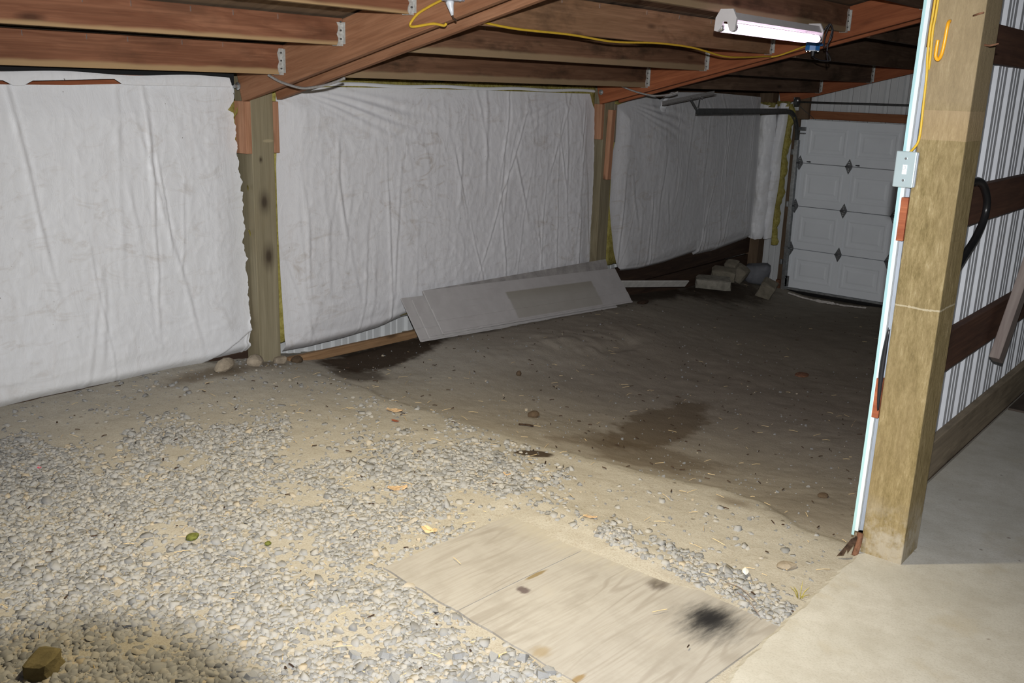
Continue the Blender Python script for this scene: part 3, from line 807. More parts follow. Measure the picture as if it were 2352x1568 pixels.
# ------------------------------------------------------------------ metal walls
def ribbed(name, p0, du, length, z0, z1, out, mat, pitch=0.228, depth=0.022, label='', minor=2, opening=0.030):
    """a sheet of ribbed siding; du = direction along the wall, out = direction the ribs stick out"""
    p0 = Vector(p0); du = Vector(du); out = Vector(out)
    prof = []; n = int(math.ceil(length / pitch))
    for i in range(n):
        u = i * pitch
        w = opening
        prof += [(u, 0), (u + 0.014, depth), (u + 0.014 + w, depth), (u + 0.028 + w, 0)]
        for k in range(minor):
            c = u + 0.028 + w + (pitch - 0.028 - w) * (k + 1) / (minor + 1)
            prof += [(c - 0.010, 0), (c - 0.004, depth * 0.28), (c + 0.004, depth * 0.28), (c + 0.010, 0)]
    prof = [(min(u, length), d) for u, d in prof] + [(length, 0)]
    V = []; F = []
    for u, d in prof:
        b = p0 + du * u + out * d
        V += [(b.x, b.y, z0), (b.x, b.y, z1)]
    for i in range(len(prof) - 1): F.append((2 * i, 2 * i + 2, 2 * i + 3, 2 * i + 1))
    o = mesh(name, V, F, mat)
    md = o.modifiers.new('thick', 'SOLIDIFY'); md.thickness = 0.0015
    tag(o, label, 'wall', kind='structure')
    return o
WL = ribbed('wall_left', (-4.86, -0.8, 0), (0, 1, 0), 11.3, -0.65, 1.585, (-1, 0, 0), M['siding'], label='white ribbed metal wall behind the insulation sheets')
WB = ribbed('wall_back', (-4.9, 10.32, 0), (1, 0, 0), 3.9, -0.7, 2.75, (0, 1, 0), M['siding'], pitch=0.19, label='white ribbed metal end wall above the garage door', minor=1)
WR = ribbed('wall_right', (-1.096, 3.52, 0), (0, 1, 0), 6.74, 0.015, 2.55, (-1, 0, 0), M['siding_inner'], label='ribbed metal partition wall behind the golden post', depth=0.026, opening=0.052)

# horizontal boards of the left wall
g = board('girt', (-4.83, 0.0, 1.585), (-4.83, 3.25, 1.585), 0.085, 0.036, M['rafter_red']); tag(g, 'orange eave girt showing above the first insulation sheet', 'board')
g = board('girt', (-4.83, 3.46, 1.60), (-4.83, 10.2, 1.60), 0.12, 0.036, M['fir_dark']); tag(g, 'dark eave girt behind the tops of the two further insulation sheets', 'board')
g = board('base_board', (-4.66, 3.50, -0.062), (-4.66, 6.78, -0.125), 0.055, 0.035, M['base_board']); tag(g, 'tan base board half buried under the middle insulation sheet', 'board')
g = board('skirt_board', (-4.765, 7.0, -0.055), (-4.765, 9.99, -0.030), 0.18, 0.036, M['girt_dark']); tag(g, 'upper dark damp skirt board under the third insulation sheet', 'board', 'dark skirt boards')
g = board('skirt_board', (-4.770, 7.0, -0.245), (-4.770, 9.99, -0.235), 0.19, 0.036, M['girt_dark']); tag(g, 'lower dark damp skirt board resting in the dirt behind the rubble', 'board', 'dark skirt boards')
g = board('skirt_board', (-4.78, 0.4, 0.0), (-4.78, 3.29, 0.0), 0.10, 0.036, M['girt_dark']); tag(g, 'dark skirt board just visible under the first insulation sheet', 'board', 'dark skirt boards')
# partition girts
for z0, z1, mt, lb in ((1.785, 1.935, 'girt_brown', 'topmost brown girt on the ribbed partition'), (1.138, 1.300, 'girt_brown', 'middle brown girt on the ribbed partition, behind the black hose'),
                       (0.505, 0.682, 'girt_brown', 'lower brown girt on the ribbed partition, behind the grey stick'), (0.0, 0.178, 'skirt', 'weathered skirt board at the foot of the ribbed partition')):
    g = board('girt' if z0 > 0 else 'skirt_board', (-1.076, 3.47, (z0 + z1) / 2), (-1.076, 10.2, (z0 + z1) / 2), z1 - z0, 0.038, M[mt])
    tag(g, lb, 'board', 'partition girts')
# sill fillet of cement at the skirt foot
# ------------------------------------------------------------------ near post
NPX0, NPX1, NPY0, NPY1 = -1.031, -0.880, 3.356, 3.540
NP = post('timber_post', NPX0, NPX1, NPY0, NPY1, -0.004, 2.45, M['post_gold'], 'golden treated timber post standing on the slab edge, with orange hook')
for (y, z, dx, dz) in ((3.352, 1.90, 0.028, 0.006),):
    v, f = tube_vf([(-0.915, 3.357, z), (-0.900, 3.345, z + 0.004), (-0.880, 3.335, z + 0.008)], 0.0028, 6)
    mesh('nail', v, f, M['rust'], NP, smooth=True)
v, f = tube_vf([(-0.882, 3.40, 1.815), (-0.862, 3.395, 1.812), (-0.835, 3.385, 1.818)], [0.004, 0.0035, 0.002], 6)
mesh('nail', v, f, M['rust'], NP, smooth=True)
# girt ends showing left of the post
for z0, z1, nm in ((1.806, 2.02, 'brown cedar girt end behind the yellow cables on the golden post'), (1.170, 1.318, 'orange cedar girt end below the switch box'), (0.527, 0.675, 'orange cedar girt end low on the golden post')):
    e = box('girt_end', (-1.0565 if z0 < 1.7 else -1.0535, 3.3525 if z0 < 1.7 else 3.372, z0), (-1.0325, 3.46, z1), M['cedar'] if z0 < 1.7 else M['girt_brown'], None, 0.002)
    tag(e, nm, 'board', 'cedar girt ends')

# corner trim of the partition (J channel, pale face and cyan return)
trim = empty('trim_1', (-1.06, 3.37, 1.2), 'pale blue metal corner trim running up beside the golden post', 'trim', kind='structure')
def strip(name, pts, z0, z1, mat, parent, lean=0.0):
    V = []; F = []
    nz = 24
    for k in range(nz + 1):
        z = z0 + (z1 - z0) * k / nz
        for (x, y) in pts: V.append((x + 0.0025 * math.sin(z * 3.0) + lean * (z - z0), y, z))
    n = len(pts)
    for k in range(nz):
        for i in range(n - 1): F.append((k * n + i, k * n + i + 1, (k + 1) * n + i + 1, (k + 1) * n + i))
    o = mesh(name, V, F, mat, parent)
    md = o.modifiers.new('thick', 'SOLIDIFY'); md.thickness = 0.0012
    return o
strip('trim_face', [(-1.0625, 3.3585), (-1.050, 3.3585), (-1.049, 3.372)], 0.075, 2.4, M['trim_blue'], trim)
strip('trim_edge', [(-1.078, 3.395), (-1.0725, 3.3600), (-1.0625, 3.3580)], 0.055, 2.4, M['trim_cyan'], trim)
strip('trim_back', [(-1.049, 3.374), (-1.0385, 3.3800), (-1.0375, 3.42)], 0.075, 2.4, M['cover_grey'], trim)
box('corner_stud', (-1.095, 3.47, 0.02), (-1.033, 3.54, 2.4), M['jamb'], trim, 0.002)  # added filler that keeps lamp light from leaking between post and siding
# torn dark plastic bulging out between trim and post
V = []; F = []
for k in range(15):
    t = k / 14; z = 0.56 + 0.30 * t
    b = math.sin(math.pi * t) ** 0.8
    V += [(-1.033, 3.3535, z), (-1.037 - 0.008 * b, 3.351, z - 0.004), (-1.040 - 0.011 * b, 3.3555, z + 0.004)]
for k in range(14):
    for i in range(2): F.append((k * 3 + i, k * 3 + i + 1, (k + 1) * 3 + i + 1, (k + 1) * 3 + i))
o = mesh('plastic_flap', V, F, M['black_plastic'], smooth=True); o.modifiers.new('thick', 'SOLIDIFY').thickness = 0.002
tag(o, 'dark plastic flap bulging out beside the golden post at knee height', 'plastic flap')
# rusty scraps at the foot of the trim
o = tube('rusty_scrap', [(-1.040, 3.33, -0.01), (-1.037, 3.345, 0.035), (-1.036, 3.35, 0.075)], [0.012] * 17, M['rust'], seg=7)
tag(o, 'rusty iron scrap standing against the foot of the golden post', 'scrap')
V = [(-1.095, 3.30, -0.02), (-1.082, 3.31, 0.006), (-1.060, 3.33, 0.052), (-1.040, 3.345, 0.066), (-1.046, 3.335, 0.040), (-1.066, 3.315, 0.012), (-1.072, 3.305, -0.012), (-1.06, 3.31, 0.0)]
F = [(0, 1, 5, 6), (1, 2, 4, 5), (2, 3, 4), (5, 4, 7)]
o = mesh('dead_leaf', V, F, M['twig']); o.modifiers.new('thick', 'SOLIDIFY').thickness = 0.004
tag(o, 'dark curled leaf caught under the end of the metal trim', 'leaf')

# ------------------------------------------------------------------ things on the near post
hook = empty('screw_hook', (-0.985, 3.35, 1.78), 'orange vinyl screw hook in the face of the golden post', 'hook')
tube('hook_body', [(-0.981, 3.348, 1.885), (-0.981, 3.334, 1.872), (-0.983, 3.333, 1.82), (-0.986, 3.330, 1.782), (-0.992, 3.322, 1.766), (-0.999, 3.316, 1.776), (-0.999, 3.314, 1.80), (-0.998, 3.313, 1.826)], 0.0058, M['orange_hook'], hook, 10)
tube('hook_screw', [(-0.981, 3.360, 1.889), (-0.981, 3.347, 1.886), (-0.981, 3.343, 1.884)], 0.0042, M['bright_steel'], hook, 8, 1)

sw = empty('switch_box', (-1.05, 3.34, 1.41), 'grey metal light switch box mounted left of the golden post', 'switch')
box('box_body', (-1.086, 3.345, 1.354), (-1.0175, 3.385, 1.470), M['cover_grey'], sw, 0.003)
box('cover_plate', (-1.0885, 3.338, 1.352), (-1.021, 3.3455, 1.472), M['switch_steel'], sw, 0.0035)
box('toggle_slot', (-1.0615, 3.3365, 1.396), (-1.0465, 3.3385, 1.428), M['switch_white'], sw, 0.001)
box('toggle', (-1.058, 3.325, 1.412), (-1.050, 3.338, 1.424), M['switch_white'], sw, 0.002)
for z in (1.376, 1.448):
    v, f = tube_vf([(-1.054, 3.3385, z), (-1.054, 3.3355, z)], 0.0042, 10); mesh('screw', v, f, M['bright_steel'], sw)

o = tube('electric_cable', [(-1.033, 3.349, 2.40), (-1.0345, 3.346, 1.95), (-1.0365, 3.345, 1.86), (-1.0335, 3.346, 1.775), (-1.029, 3.349, 1.72), (-1.0262, 3.350, 1.62), (-1.024, 3.350, 1.545), (-1.026, 3.349, 1.505), (-1.038, 3.350, 1.482), (-1.052, 3.356, 1.466)], 0.0042, M['yellow_cable'])
tag(o, 'yellow cable running down the edge of the golden post into the switch box', 'cable')
o = tube('electric_cable', [(-1.0235, 3.352, 2.40), (-1.0255, 3.348, 1.95), (-1.0285, 3.347, 1.86), (-1.0255, 3.350, 1.775), (-1.0275, 3.357, 1.735)], 0.0042, M['yellow_cable'])
tag(o, 'second short yellow cable strand beside the hook on the golden post', 'cable')

# black hose hung behind the post
o = tube('rubber_hose', [(-1.005, 3.60, 1.30), (-1.012, 3.90, 1.330), (-1.02, 4.14, 1.333), (-1.028, 4.29, 1.300), (-1.03, 4.385, 1.235), (-1.03, 4.385, 1.165), (-1.027, 4.29, 1.095), (-1.022, 4.16, 1.046), (-1.012, 3.95, 0.985), (-1.0, 3.62, 0.93)], 0.0155, M['rubber'], seg=12)
tag(o, 'thick black rubber hose looped over the brown girt behind the post', 'hose')
# grey stick hanging on the partition
o = board('wooden_stick', (-1.005, 4.93, 0.43), (-0.945, 5.30, 1.25), 0.048, 0.105, M['grey_stick'], up=(1, 0, 0), bevel=0.004)
tag(o, 'grey weathered wooden stick hanging against the ribbed partition', 'stick')
o = box('floor_plate', (-1.04, 5.60, 0.0), (-0.72, 6.05, 0.012), M['dark_plate'], None, 0.003)
tag(o, 'dark flat board lying on the slab beside the partition skirt', 'board')

# ------------------------------------------------------------------ insulation
def poly(pts, axis):
    a = np.array(sorted(pts, key=lambda q: q[axis]))
    return lambda t: np.interp(t, a[:, axis], a[:, 1 - axis])

def insulation(name, left, right, top, bot, x, label, seed, nu, nv, dens_folds, mat, batt_ext, bulge=0.03, fold_amp=1.0, crumple=1.0, pinch=0.0, flap=False, jag=0.0):
    """left/right: (y,z) edge points; top/bot: (y,z) edge points. One white facing (child) over one yellow batt (child)."""
    root = empty(name, (x, float(np.mean([q[0] for q in bot])), float(min(q[1] for q in bot))), label, 'insulation', 'insulation sheets')
    L = np.array(left, float); Rr = np.array(right, float); T = np.array(top, float); B = np.array(bot, float)
    def arc(P, n):
        d = np.concatenate([[0], np.cumsum(np.hypot(*np.diff(P, axis=0).T))]); d /= d[-1]
        s = np.linspace(0, 1, n); return np.stack([np.interp(s, d, P[:, 0]), np.interp(s, d, P[:, 1])], -1)
    l = arc(L, nv); r = arc(Rr, nv); t = arc(T, nu); b = arc(B, nu)       # l,r run bottom->top; t,b run left->right
    U = np.linspace(0, 1, nu)[None, :, None]; Vv = np.linspace(0, 1, nv)[:, None, None]
    P = (1 - U) * l[:, None] + U * r[:, None] + (1 - Vv) * b[None] + Vv * t[None] - ((1 - U) * (1 - Vv) * b[0] + U * (1 - Vv) * b[-1] + (1 - U) * Vv * t[0] + U * Vv * t[-1])
    Y = P[..., 0]; Z = P[..., 1]
    u = np.broadcast_to(U[..., 0], Y.shape); v = np.broadcast_to(Vv[..., 0], Y.shape)
    edge = np.minimum(np.minimum(u, 1 - u) * 14, np.minimum(v, 1 - v) * 9).clip(0, 1)
    edge = edge * edge * (3 - 2 * edge)
    D = bulge * edge * (0.7 + 0.6 * fbm(Y * 1.1, Z * 1.1, 2, seed))
    # long hanging folds that wander and branch
    rg = np.random.default_rng(seed)
    for k in range(dens_folds):
        y0 = rg.uniform(Y.min(), Y.max()); z0 = rg.uniform(0.0, 1.4); hl = rg.uniform(0.18, 0.65); sl = rg.normal(0.0, 0.16); w = rg.uniform(0.007, 0.020); a = rg.uniform(0.002, 0.0085) * fold_amp
        path = y0 + sl * (Z - z0) + 0.03 * perlin(Z * 2.2, Z * 0 + k * 1.7, seed)
        win = np.exp(-((Z - z0) / hl) ** 4)
        q = (Y - path) / w
        D = D + a * win * (np.exp(-q * q) - 0.6 * np.exp(-(q - 1.6) ** 2))
    # small crumples: mostly horizontal smears low down, vertical above
    lo = 1 - sstep(0.35, 0.9, Z)
    r1 = 1 - np.abs(fbm(Y * 3.0 + 0.8 * perlin(Y * 3, Z * 3, 7), Z * 8.0, 3, seed + 3)) * 2.2
    r2 = 1 - np.abs(fbm(Y * 9.0, Z * 2.2 + 0.6 * perlin(Y * 3, Z * 3, 8), 3, seed + 5)) * 2.2
    r3 = 1 - np.abs(fbm(Y * 5.5 + Z * 3.0, Z * 5.5 - Y * 2.0, 3, seed + 13)) * 2.4
    D = D + crumple * edge * (0.0045 * np.clip(r1, 0, 1) ** 3 * (0.35 + 0.65 * lo) + 0.0035 * np.clip(r2, 0, 1) ** 3 * (1 - 0.35 * lo) + 0.0040 * np.clip(r3, 0, 1) ** 3)
    D = D + crumple * edge * 0.003 * fbm(Y * 14, Z * 14, 3, seed + 9)
    if pinch:      # radiating gathers below the stapled top corners
        for yc, sg in ((T[0, 0], 1), (T[-1, 0], -1)):
            ang = np.arctan2(T[0, 1] + 0.05 - Z, np.abs(Y - yc) + 0.02); rad = np.hypot(Y - yc, Z - T[0, 1])
            D = D + pinch * (1.0 if sg > 0 else 0.35) * np.sin(ang * 75 + 3 * perlin(Y * 2, Z * 2, 4)) * np.exp(-((rad - 0.60) / 0.50) ** 2) * np.exp(-((ang - 0.19) / 0.15) ** 2) * edge ** 0.5
    if flap:       # diagonal tuck at the lower right corner
        q = (Z - (0.02 + (Y - 2.98) * 0.50))
        D = D + 0.030 * np.exp(-((Y - 3.15) / 0.30) ** 4) * sstep(-0.006, 0.008, q) * np.exp(-np.clip(q, 0, 9) * 7)
    # rolled-under hem along the bottom
    D = D - 0.06 * np.exp(-v * 45) + 0.012 * np.exp(-((v - 0.035) / 0.02) ** 2)
    if jag:
        jz = jag * (np.abs(perlin(Z * 11, Z * 0 + 5, seed)) * 1.4 + 0.5 * np.abs(perlin(Z * 31, Z * 0 + 2, seed)))
        Y = Y - jz * (u ** 30)
    co = np.stack([x + D, Y, Z], -1).reshape(-1, 3)
    i = np.arange((nv - 1) * (nu - 1)); rr = i // (nu - 1); c = i % (nu - 1); a = rr * nu + c
    q = np.stack([a, a + 1, a + nu + 1, a + nu], -1)
    f = mesh('facing', [], [], mat, root)
    me = f.data
    me.vertices.add(len(co)); me.vertices.foreach_set('co', co.ravel())
    me.loops.add(q.size); me.loops.foreach_set('vertex_index', q.ravel())
    me.polygons.add(len(q)); me.polygons.foreach_set('loop_start', np.arange(len(q)) * 4); me.polygons.foreach_set('loop_total', np.full(len(q), 4))
    me.update(calc_edges=True)
    me.polygons.foreach_set('use_smooth', np.ones(len(q), bool))
    # batt behind: ragged yellow pad
    y0, y1, z0, z1 = batt_ext
    nb, mb = 70, 24
    yy, zz = np.meshgrid(np.linspace(y0, y1, nb), np.linspace(z0, z1, mb))
    rag = 0.012 * fbm(yy * 9, zz * 9, 3, seed + 11)
    front = np.stack([np.full_like(yy, x - 0.012) + 0.004 * fbm(yy * 20, zz * 20, 2, seed) - 0.05 * ((yy - y0 < 1e-6) | (y1 - yy < 1e-6)), yy + rag, zz + rag], -1).reshape(-1, 3)
    back = np.stack([np.full_like(yy, x - 0.085), yy + rag, zz + rag], -1).reshape(-1, 3)
    V = np.concatenate([front, back]); F = []
    n0 = nb * mb
    for r_ in range(mb - 1):
        for c_ in range(nb - 1):
            a_ = r_ * nb + c_; F.append((a_, a_ + 1, a_ + nb + 1, a_ + nb)); F.append((n0 + a_, n0 + a_ + nb, n0 + a_ + nb + 1, n0 + a_ + 1))
    rim = [c_ for c_ in range(nb)] + [r_ * nb + nb - 1 for r_ in range(1, mb)] + [(mb - 1) * nb + c_ for c_ in range(nb - 2, -1, -1)] + [r_ * nb for r_ in range(mb - 2, 0, -1)]
    for k in range(len(rim)):
        a_, b_ = rim[k], rim[(k + 1) % len(rim)]; F.append((a_, n0 + a_, n0 + b_, b_))
    mesh('batt', V, F, M['batt'], root, smooth=True)
    return root

S1 = insulation('insulation_sheet',
    left=[(0.55, 0.004), (0.55, 0.8), (0.55, 1.57)],
    right=[(3.289, 0.020), (3.290, 0.174), (3.280, 0.195), (3.280, 0.298), (3.289, 0.475), (3.290, 0.638), (3.262, 0.70), (3.272, 0.744), (3.286, 0.80), (3.276, 0.824), (3.277, 0.915), (3.281, 0.993), (3.262, 1.00), (3.280, 1.04), (3.262, 1.095), (3.255, 1.184), (3.250, 1.271), (3.246, 1.401), (3.232, 1.44), (3.205, 1.455), (3.225, 1.475), (3.244, 1.497), (3.240, 1.581), (3.232, 1.618)],
    top=[(0.55, 1.565), (1.98, 1.567), (2.31, 1.571), (2.65, 1.585), (2.72, 1.612), (3.232, 1.618)],
    bot=[(0.55, 0.004), (1.82, 0.012), (2.03, 0.017), (2.39, 0.013), (2.58, 0.013), (2.99, 0.016), (3.289, 0.020)],
    x=-4.722, label='brightest white insulation sheet, torn along its edge at the grey post', seed=11, nu=330, nv=200, dens_folds=34, fold_amp=0.9, crumple=0.6, mat=M['facing'],
    batt_ext=(0.5, 3.286, 0.06, 1.55), flap=True, bulge=0.028, jag=0.035)
S2 = insulation('insulation_sheet',
    left=[(3.535, -0.02), (3.520, 0.02), (3.512, 0.181), (3.500, 0.457), (3.494, 0.672), (3.492, 0.908), (3.493, 1.138), (3.505, 1.262), (3.505, 1.506), (3.512, 1.570)],
    right=[(6.775, 0.02), (6.775, 0.317), (6.768, 0.472), (6.772, 0.622), (6.768, 0.921), (6.760, 1.106), (6.730, 1.464), (6.690, 1.52), (6.655, 1.585)],
    top=[(3.512, 1.570), (3.92, 1.592), (4.42, 1.594), (5.27, 1.594), (6.655, 1.585)],
    bot=[(3.535, -0.02), (3.74, -0.028), (4.03, -0.024), (4.34, -0.007), (4.57, 0.032), (5.33, 0.010), (6.775, 0.02)],
    x=-4.700, label='middle white insulation sheet, between the two wall posts', seed=23, nu=330, nv=190, dens_folds=40, fold_amp=0.75, crumple=0.6, mat=M['facing_dirty'],
    batt_ext=(3.452, 6.79, 0.055, 1.645), pinch=0.012, bulge=0.026, jag=0.012)
S3 = insulation('insulation_sheet',
    left=[(7.30, 0.01), (7.20, 0.075), (7.13, 0.216), (7.055, 0.483), (7.02, 0.639), (7.018, 0.865), (7.018, 1.089), (7.045, 1.186), (7.041, 1.496)],
    right=[(9.86, 0.05), (9.87, 0.387), (9.87, 0.863), (9.80, 1.590)],
    top=[(7.041, 1.496), (7.39, 1.560), (7.60, 1.590), (7.74, 1.545), (7.93, 1.615), (8.70, 1.622), (9.80, 1.590)],
    bot=[(7.30, 0.01), (7.63, -0.014), (8.10, -0.009), (8.67, 0.027), (8.70, 0.0), (9.14, -0.003), (9.86, 0.05)],
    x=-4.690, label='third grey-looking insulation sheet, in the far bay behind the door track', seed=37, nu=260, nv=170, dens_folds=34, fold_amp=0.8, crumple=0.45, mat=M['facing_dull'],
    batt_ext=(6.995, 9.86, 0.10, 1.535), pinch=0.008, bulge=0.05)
# the folded-over white lip at the top of the first sheet
V = []; F = []
yy = np.linspace(0.55, 3.2, 60)
for y in yy:
    zt = 1.612 + 0.006 * math.sin(y * 9); zb = (1.598 + 0.010 * math.sin(y * 5 + 1)) if y < 2.55 else 1.58
    if 2.01 < y < 2.09: zb = 1.566
    V += [(-4.700, y, zt + 0.02), (-4.690, y, zt), (-4.694, y, zb)]
for k in range(59):
    for i in range(2): F.append((k * 3 + i, k * 3 + i + 1, k * 3 + i + 4, k * 3 + i + 3))
mesh('facing_lip', V, F, M['facing'], S1, smooth=True)
V = []; F = []
yy = np.linspace(3.55, 6.70, 60)
for y in yy:
    zt = 1.607 + 0.004 * math.sin(y * 8); V += [(-4.697, y, zt + 0.012), (-4.682, y, zt), (-4.690, y, zt - 0.010)]
for k in range(59):
    for i in range(2): F.append((k * 3 + i, k * 3 + i + 1, k * 3 + i + 4, k * 3 + i + 3))
mesh('facing_lip', V, F, M['facing'], S2, smooth=True)
# torn scraps curling from the first sheet's edge
for (y, z, dy, dz) in ((3.235, 1.455, -0.045, -0.035), (3.288, 0.755, -0.035, 0.03), (3.286, 1.02, -0.03, 0.012)):
    V = []; F = []
    for k in range(7):
        t = k / 6; w = 0.016 * (1 - t) + 0.003
        V += [(-4.690 + 0.03 * t, y + dy * t, z + dz * t + w), (-4.684 + 0.035 * t, y + dy * t, z + dz * t), (-4.690 + 0.03 * t, y + dy * t, z + dz * t - w)]
    for k in range(6):
        for i in range(2): F.append((k * 3 + i, k * 3 + i + 1, k * 3 + i + 4, k * 3 + i + 3))
    mesh('torn_scrap', V, F, M['batt'], S1, smooth=True)
# yellow tuft and loose white rag at the top of the third sheet
V = []; F = []
for k in range(9):
    t = k / 8
    V += [(-4.63 + 0.01 * math.sin(k), 7.70 - 0.05 * t + 0.014 * math.sin(k * 1.7), 1.575 - 0.13 * t), (-4.605, 7.735 - 0.02 * t, 1.575 - 0.14 * t), (-4.62, 7.775 - 0.04 * t + 0.012 * math.sin(k * 2.3), 1.575 - 0.13 * t)]
for k in range(8):
    for i in range(2): F.append((k * 3 + i, k * 3 + i + 1, k * 3 + i + 4, k * 3 + i + 3))
mesh('torn_rag', V, F, M['facing'], S3, smooth=True)

# two rolled batts standing in the corner of the end wall
def roll(x0, x1, y, z0, z1, label, seed, skew, yellow):
    root = empty('insulation_batt', ((x0 + x1) / 2, y, z0), label, 'insulation', 'corner insulation batts')
    nu, nv = 40, 90
    V = []; F = []
    for j in range(nv):
        v = j / (nv - 1); z = z0 + (z1 - z0) * v
        for i in range(nu):
            u = i / (nu - 1)
            pin = 0.80 + 0.20 * math.sin(min(1, v * 12) * math.pi / 2) * 1.0
            xx = x0 + (x1 - x0) * (0.5 + (u - 0.5) * pin) + skew * (v - 0.5) + 0.006 * math.sin(z * 9 + seed)
            d = 0.095 * math.sin(math.pi * u) ** 0.5 * (0.75 + 0.25 * math.sin(min(1, v * 9, (1 - v) * 9) * math.pi / 2))
            V.append([xx, y - d, z])
    A = np.array(V); n = fbm(A[:, 0] * 9, A[:, 2] * 5, 4, seed); A[:, 1] -= 0.022 * n + 0.010 * np.abs(fbm(A[:, 0] * 4 + A[:, 2] * 2, A[:, 2] * 7, 3, seed + 2))
    A[:, 2] += 0.02 * fbm(A[:, 0] * 12, A[:, 2] * 0, 2, seed) * ((A[:, 2] < z0 + 0.1) | (A[:, 2] > z1 - 0.1))
    for j in range(nv - 1):
        for i in range(nu - 1):
            a = j * nu + i; F.append((a, a + 1, a + nu + 1, a + nu))
    mesh('facing', A, F, M['facing'], root, smooth=True)
    if yellow:
        V = []; F = []; n = 40
        for j in range(n):
            v = j / (n - 1); z = z0 - 0.06 + (z1 - z0 + 0.06) * v
            xx = x1 + skew * (v - 0.5) + 0.006 * math.sin(z * 9 + seed)
            w = 0.045 + 0.012 * math.sin(z * 23 + 1) + 0.008 * math.sin(z * 57)
            for (dx, dy) in ((-0.012, 0.0), (-0.006, -0.05), (w * 0.6, -0.062), (w, -0.03), (w, 0.0)): V.append((xx + dx, y + dy, z))
        for j in range(n - 1):
            for i in range(4): F.append((j * 5 + i, j * 5 + i + 1, j * 5 + i + 6, j * 5 + i + 5))
        F.append((0, 1, 2, 3, 4)); F.append(tuple(n * 5 - 5 + k for k in range(5)))
        mesh('batt', V, F, M['batt'], root, smooth=True)
    # gathered, ragged top
    V = []; F = []
    for i in range(16):
        u = i / 15; xx = x0 + (x1 - x0) * u + skew * 0.5
        V += [(xx, y - 0.07, z1 - 0.03), (xx, y - 0.045, z1 + 0.014 + 0.014 * math.sin(i * 1.9 + seed)), (xx, y, z1 + 0.02)]
    for i in range(15):
        for k in range(2): F.append((i * 3 + k, i * 3 + k + 1, i * 3 + k + 4, i * 3 + k + 3))
    mesh('ragged_top', V, F, M['batt'], root, smooth=True)
roll(-4.800, -4.580, 9.998, 0.055, 1.515, 'fatter white insulation batt hanging in the wall corner', 3, 0.0, False)
roll(-4.630, -4.488, 10.085, 0.055, 1.530, 'narrow white insulation batt with yellow edge beside the door track', 8, 0.05, True)

# ------------------------------------------------------------------ garage door
door = empty('door_1', (-3.2, 10.2, -0.49), 'white sectional garage door with raised panels in the end wall', 'door', kind='structure')
DX0, PITCHX = -4.327, 0.537
zc = [-0.487, -0.042, 0.434, 0.905, 1.370]
def door_section(z0, z1):
    o = box('section', (-4.385, 10.205, z0 + 0.0025), (-2.10, 10.245, z1 - 0.0025), M['door'], door, 0.004)
    # end stile and mid stiles, slightly proud
    box('stile', (-4.384, 10.1995, z0 + 0.004), (-4.330, 10.2055, z1 - 0.004), M['door'], o, 0.001)
    for k in range(4):
        xa = DX0 + k * PITCHX + 0.045; xb = DX0 + (k + 1) * PITCHX - 0.06
        za = z0 + 0.085; zb = z1 - 0.085
        V = []; F = []
        # framed raised panel: outer bead, sunk moat, raised field
        rings = [(0.0, 0.0), (0.010, -0.003), (0.024, -0.003), (0.036, 0.002), (0.062, 0.002), (0.080, -0.003)]
        for ins, d in rings:
            V += [(xa + ins, 10.205 + d, za + ins), (xb - ins, 10.205 + d, za + ins), (xb - ins, 10.205 + d, zb - ins), (xa + ins, 10.205 + d, zb - ins)]
        for r_ in range(len(rings) - 1):
            for i in range(4): F.append((r_ * 4 + i, r_ * 4 + (i + 1) % 4, (r_ + 1) * 4 + (i + 1) % 4, (r_ + 1) * 4 + i))
        q = (len(rings) - 1) * 4; F.append((q, q + 1, q + 2, q + 3))
        # keep the sunk moat in front of the slab face
        V = [(a, b - 0.0045, c) for a, b, c in V]
        mesh('raised_panel', V, F, M['door'], o)
        if k < 3:
            xs_ = DX0 + (k + 1) * PITCHX - 0.008
            box('stile', (xs_ - 0.028, 10.1995, z0 + 0.004), (xs_ + 0.028, 10.2055, z1 - 0.004), M['door'], o, 0.001)
for a, b in zip(zc[:-1], zc[1:]): door_section(a, b)
def hinge(x, z, end=False):
    h = mesh('hinge', [(0, 0, 0.082), (0.036, 0, 0.012), (0.036, 0, -0.012), (0, 0, -0.082), (-0.036, 0, -0.012), (-0.036, 0, 0.012), (0, -0.006, 0.080), (0.034, -0.006, 0.012), (0.034, -0.006, -0.012), (0, -0.006, -0.080), (-0.034, -0.006, -0.012), (-0.034, -0.006, 0.012)],
             [(0, 1, 2, 3, 4, 5), (11, 10, 9, 8, 7, 6)] + [(i, 6 + i, 6 + (i + 1) % 6, (i + 1) % 6) for i in range(6)], M['hinge'], door, Matrix.Translation((x, 10.1985, z)))
    v, f = tube_vf([(x - 0.036, 10.186, z), (x + 0.036, 10.186, z)], 0.009, 8); mesh('knuckle', v, f, M['hinge'], h, smooth=True)
    for dz in (-0.045, -0.024, 0.024, 0.045):
        v, f = tube_vf([(x, 10.193, z + dz), (x, 10.188, z + dz)], 0.006, 7); mesh('hinge_bolt', v, f, M['bright_steel'], h)
    if end:
        v, f = tube_vf([(x - 0.02, 10.183, z), (x - 0.075, 10.176, z)], 0.006, 8); mesh('roller_stem', v, f, M['hinge'], h)
for z in zc[1:4]:
    hinge(-4.348, z, True)
    for k in (1, 2, 3): hinge(DX0 + k * PITCHX - 0.008, z)
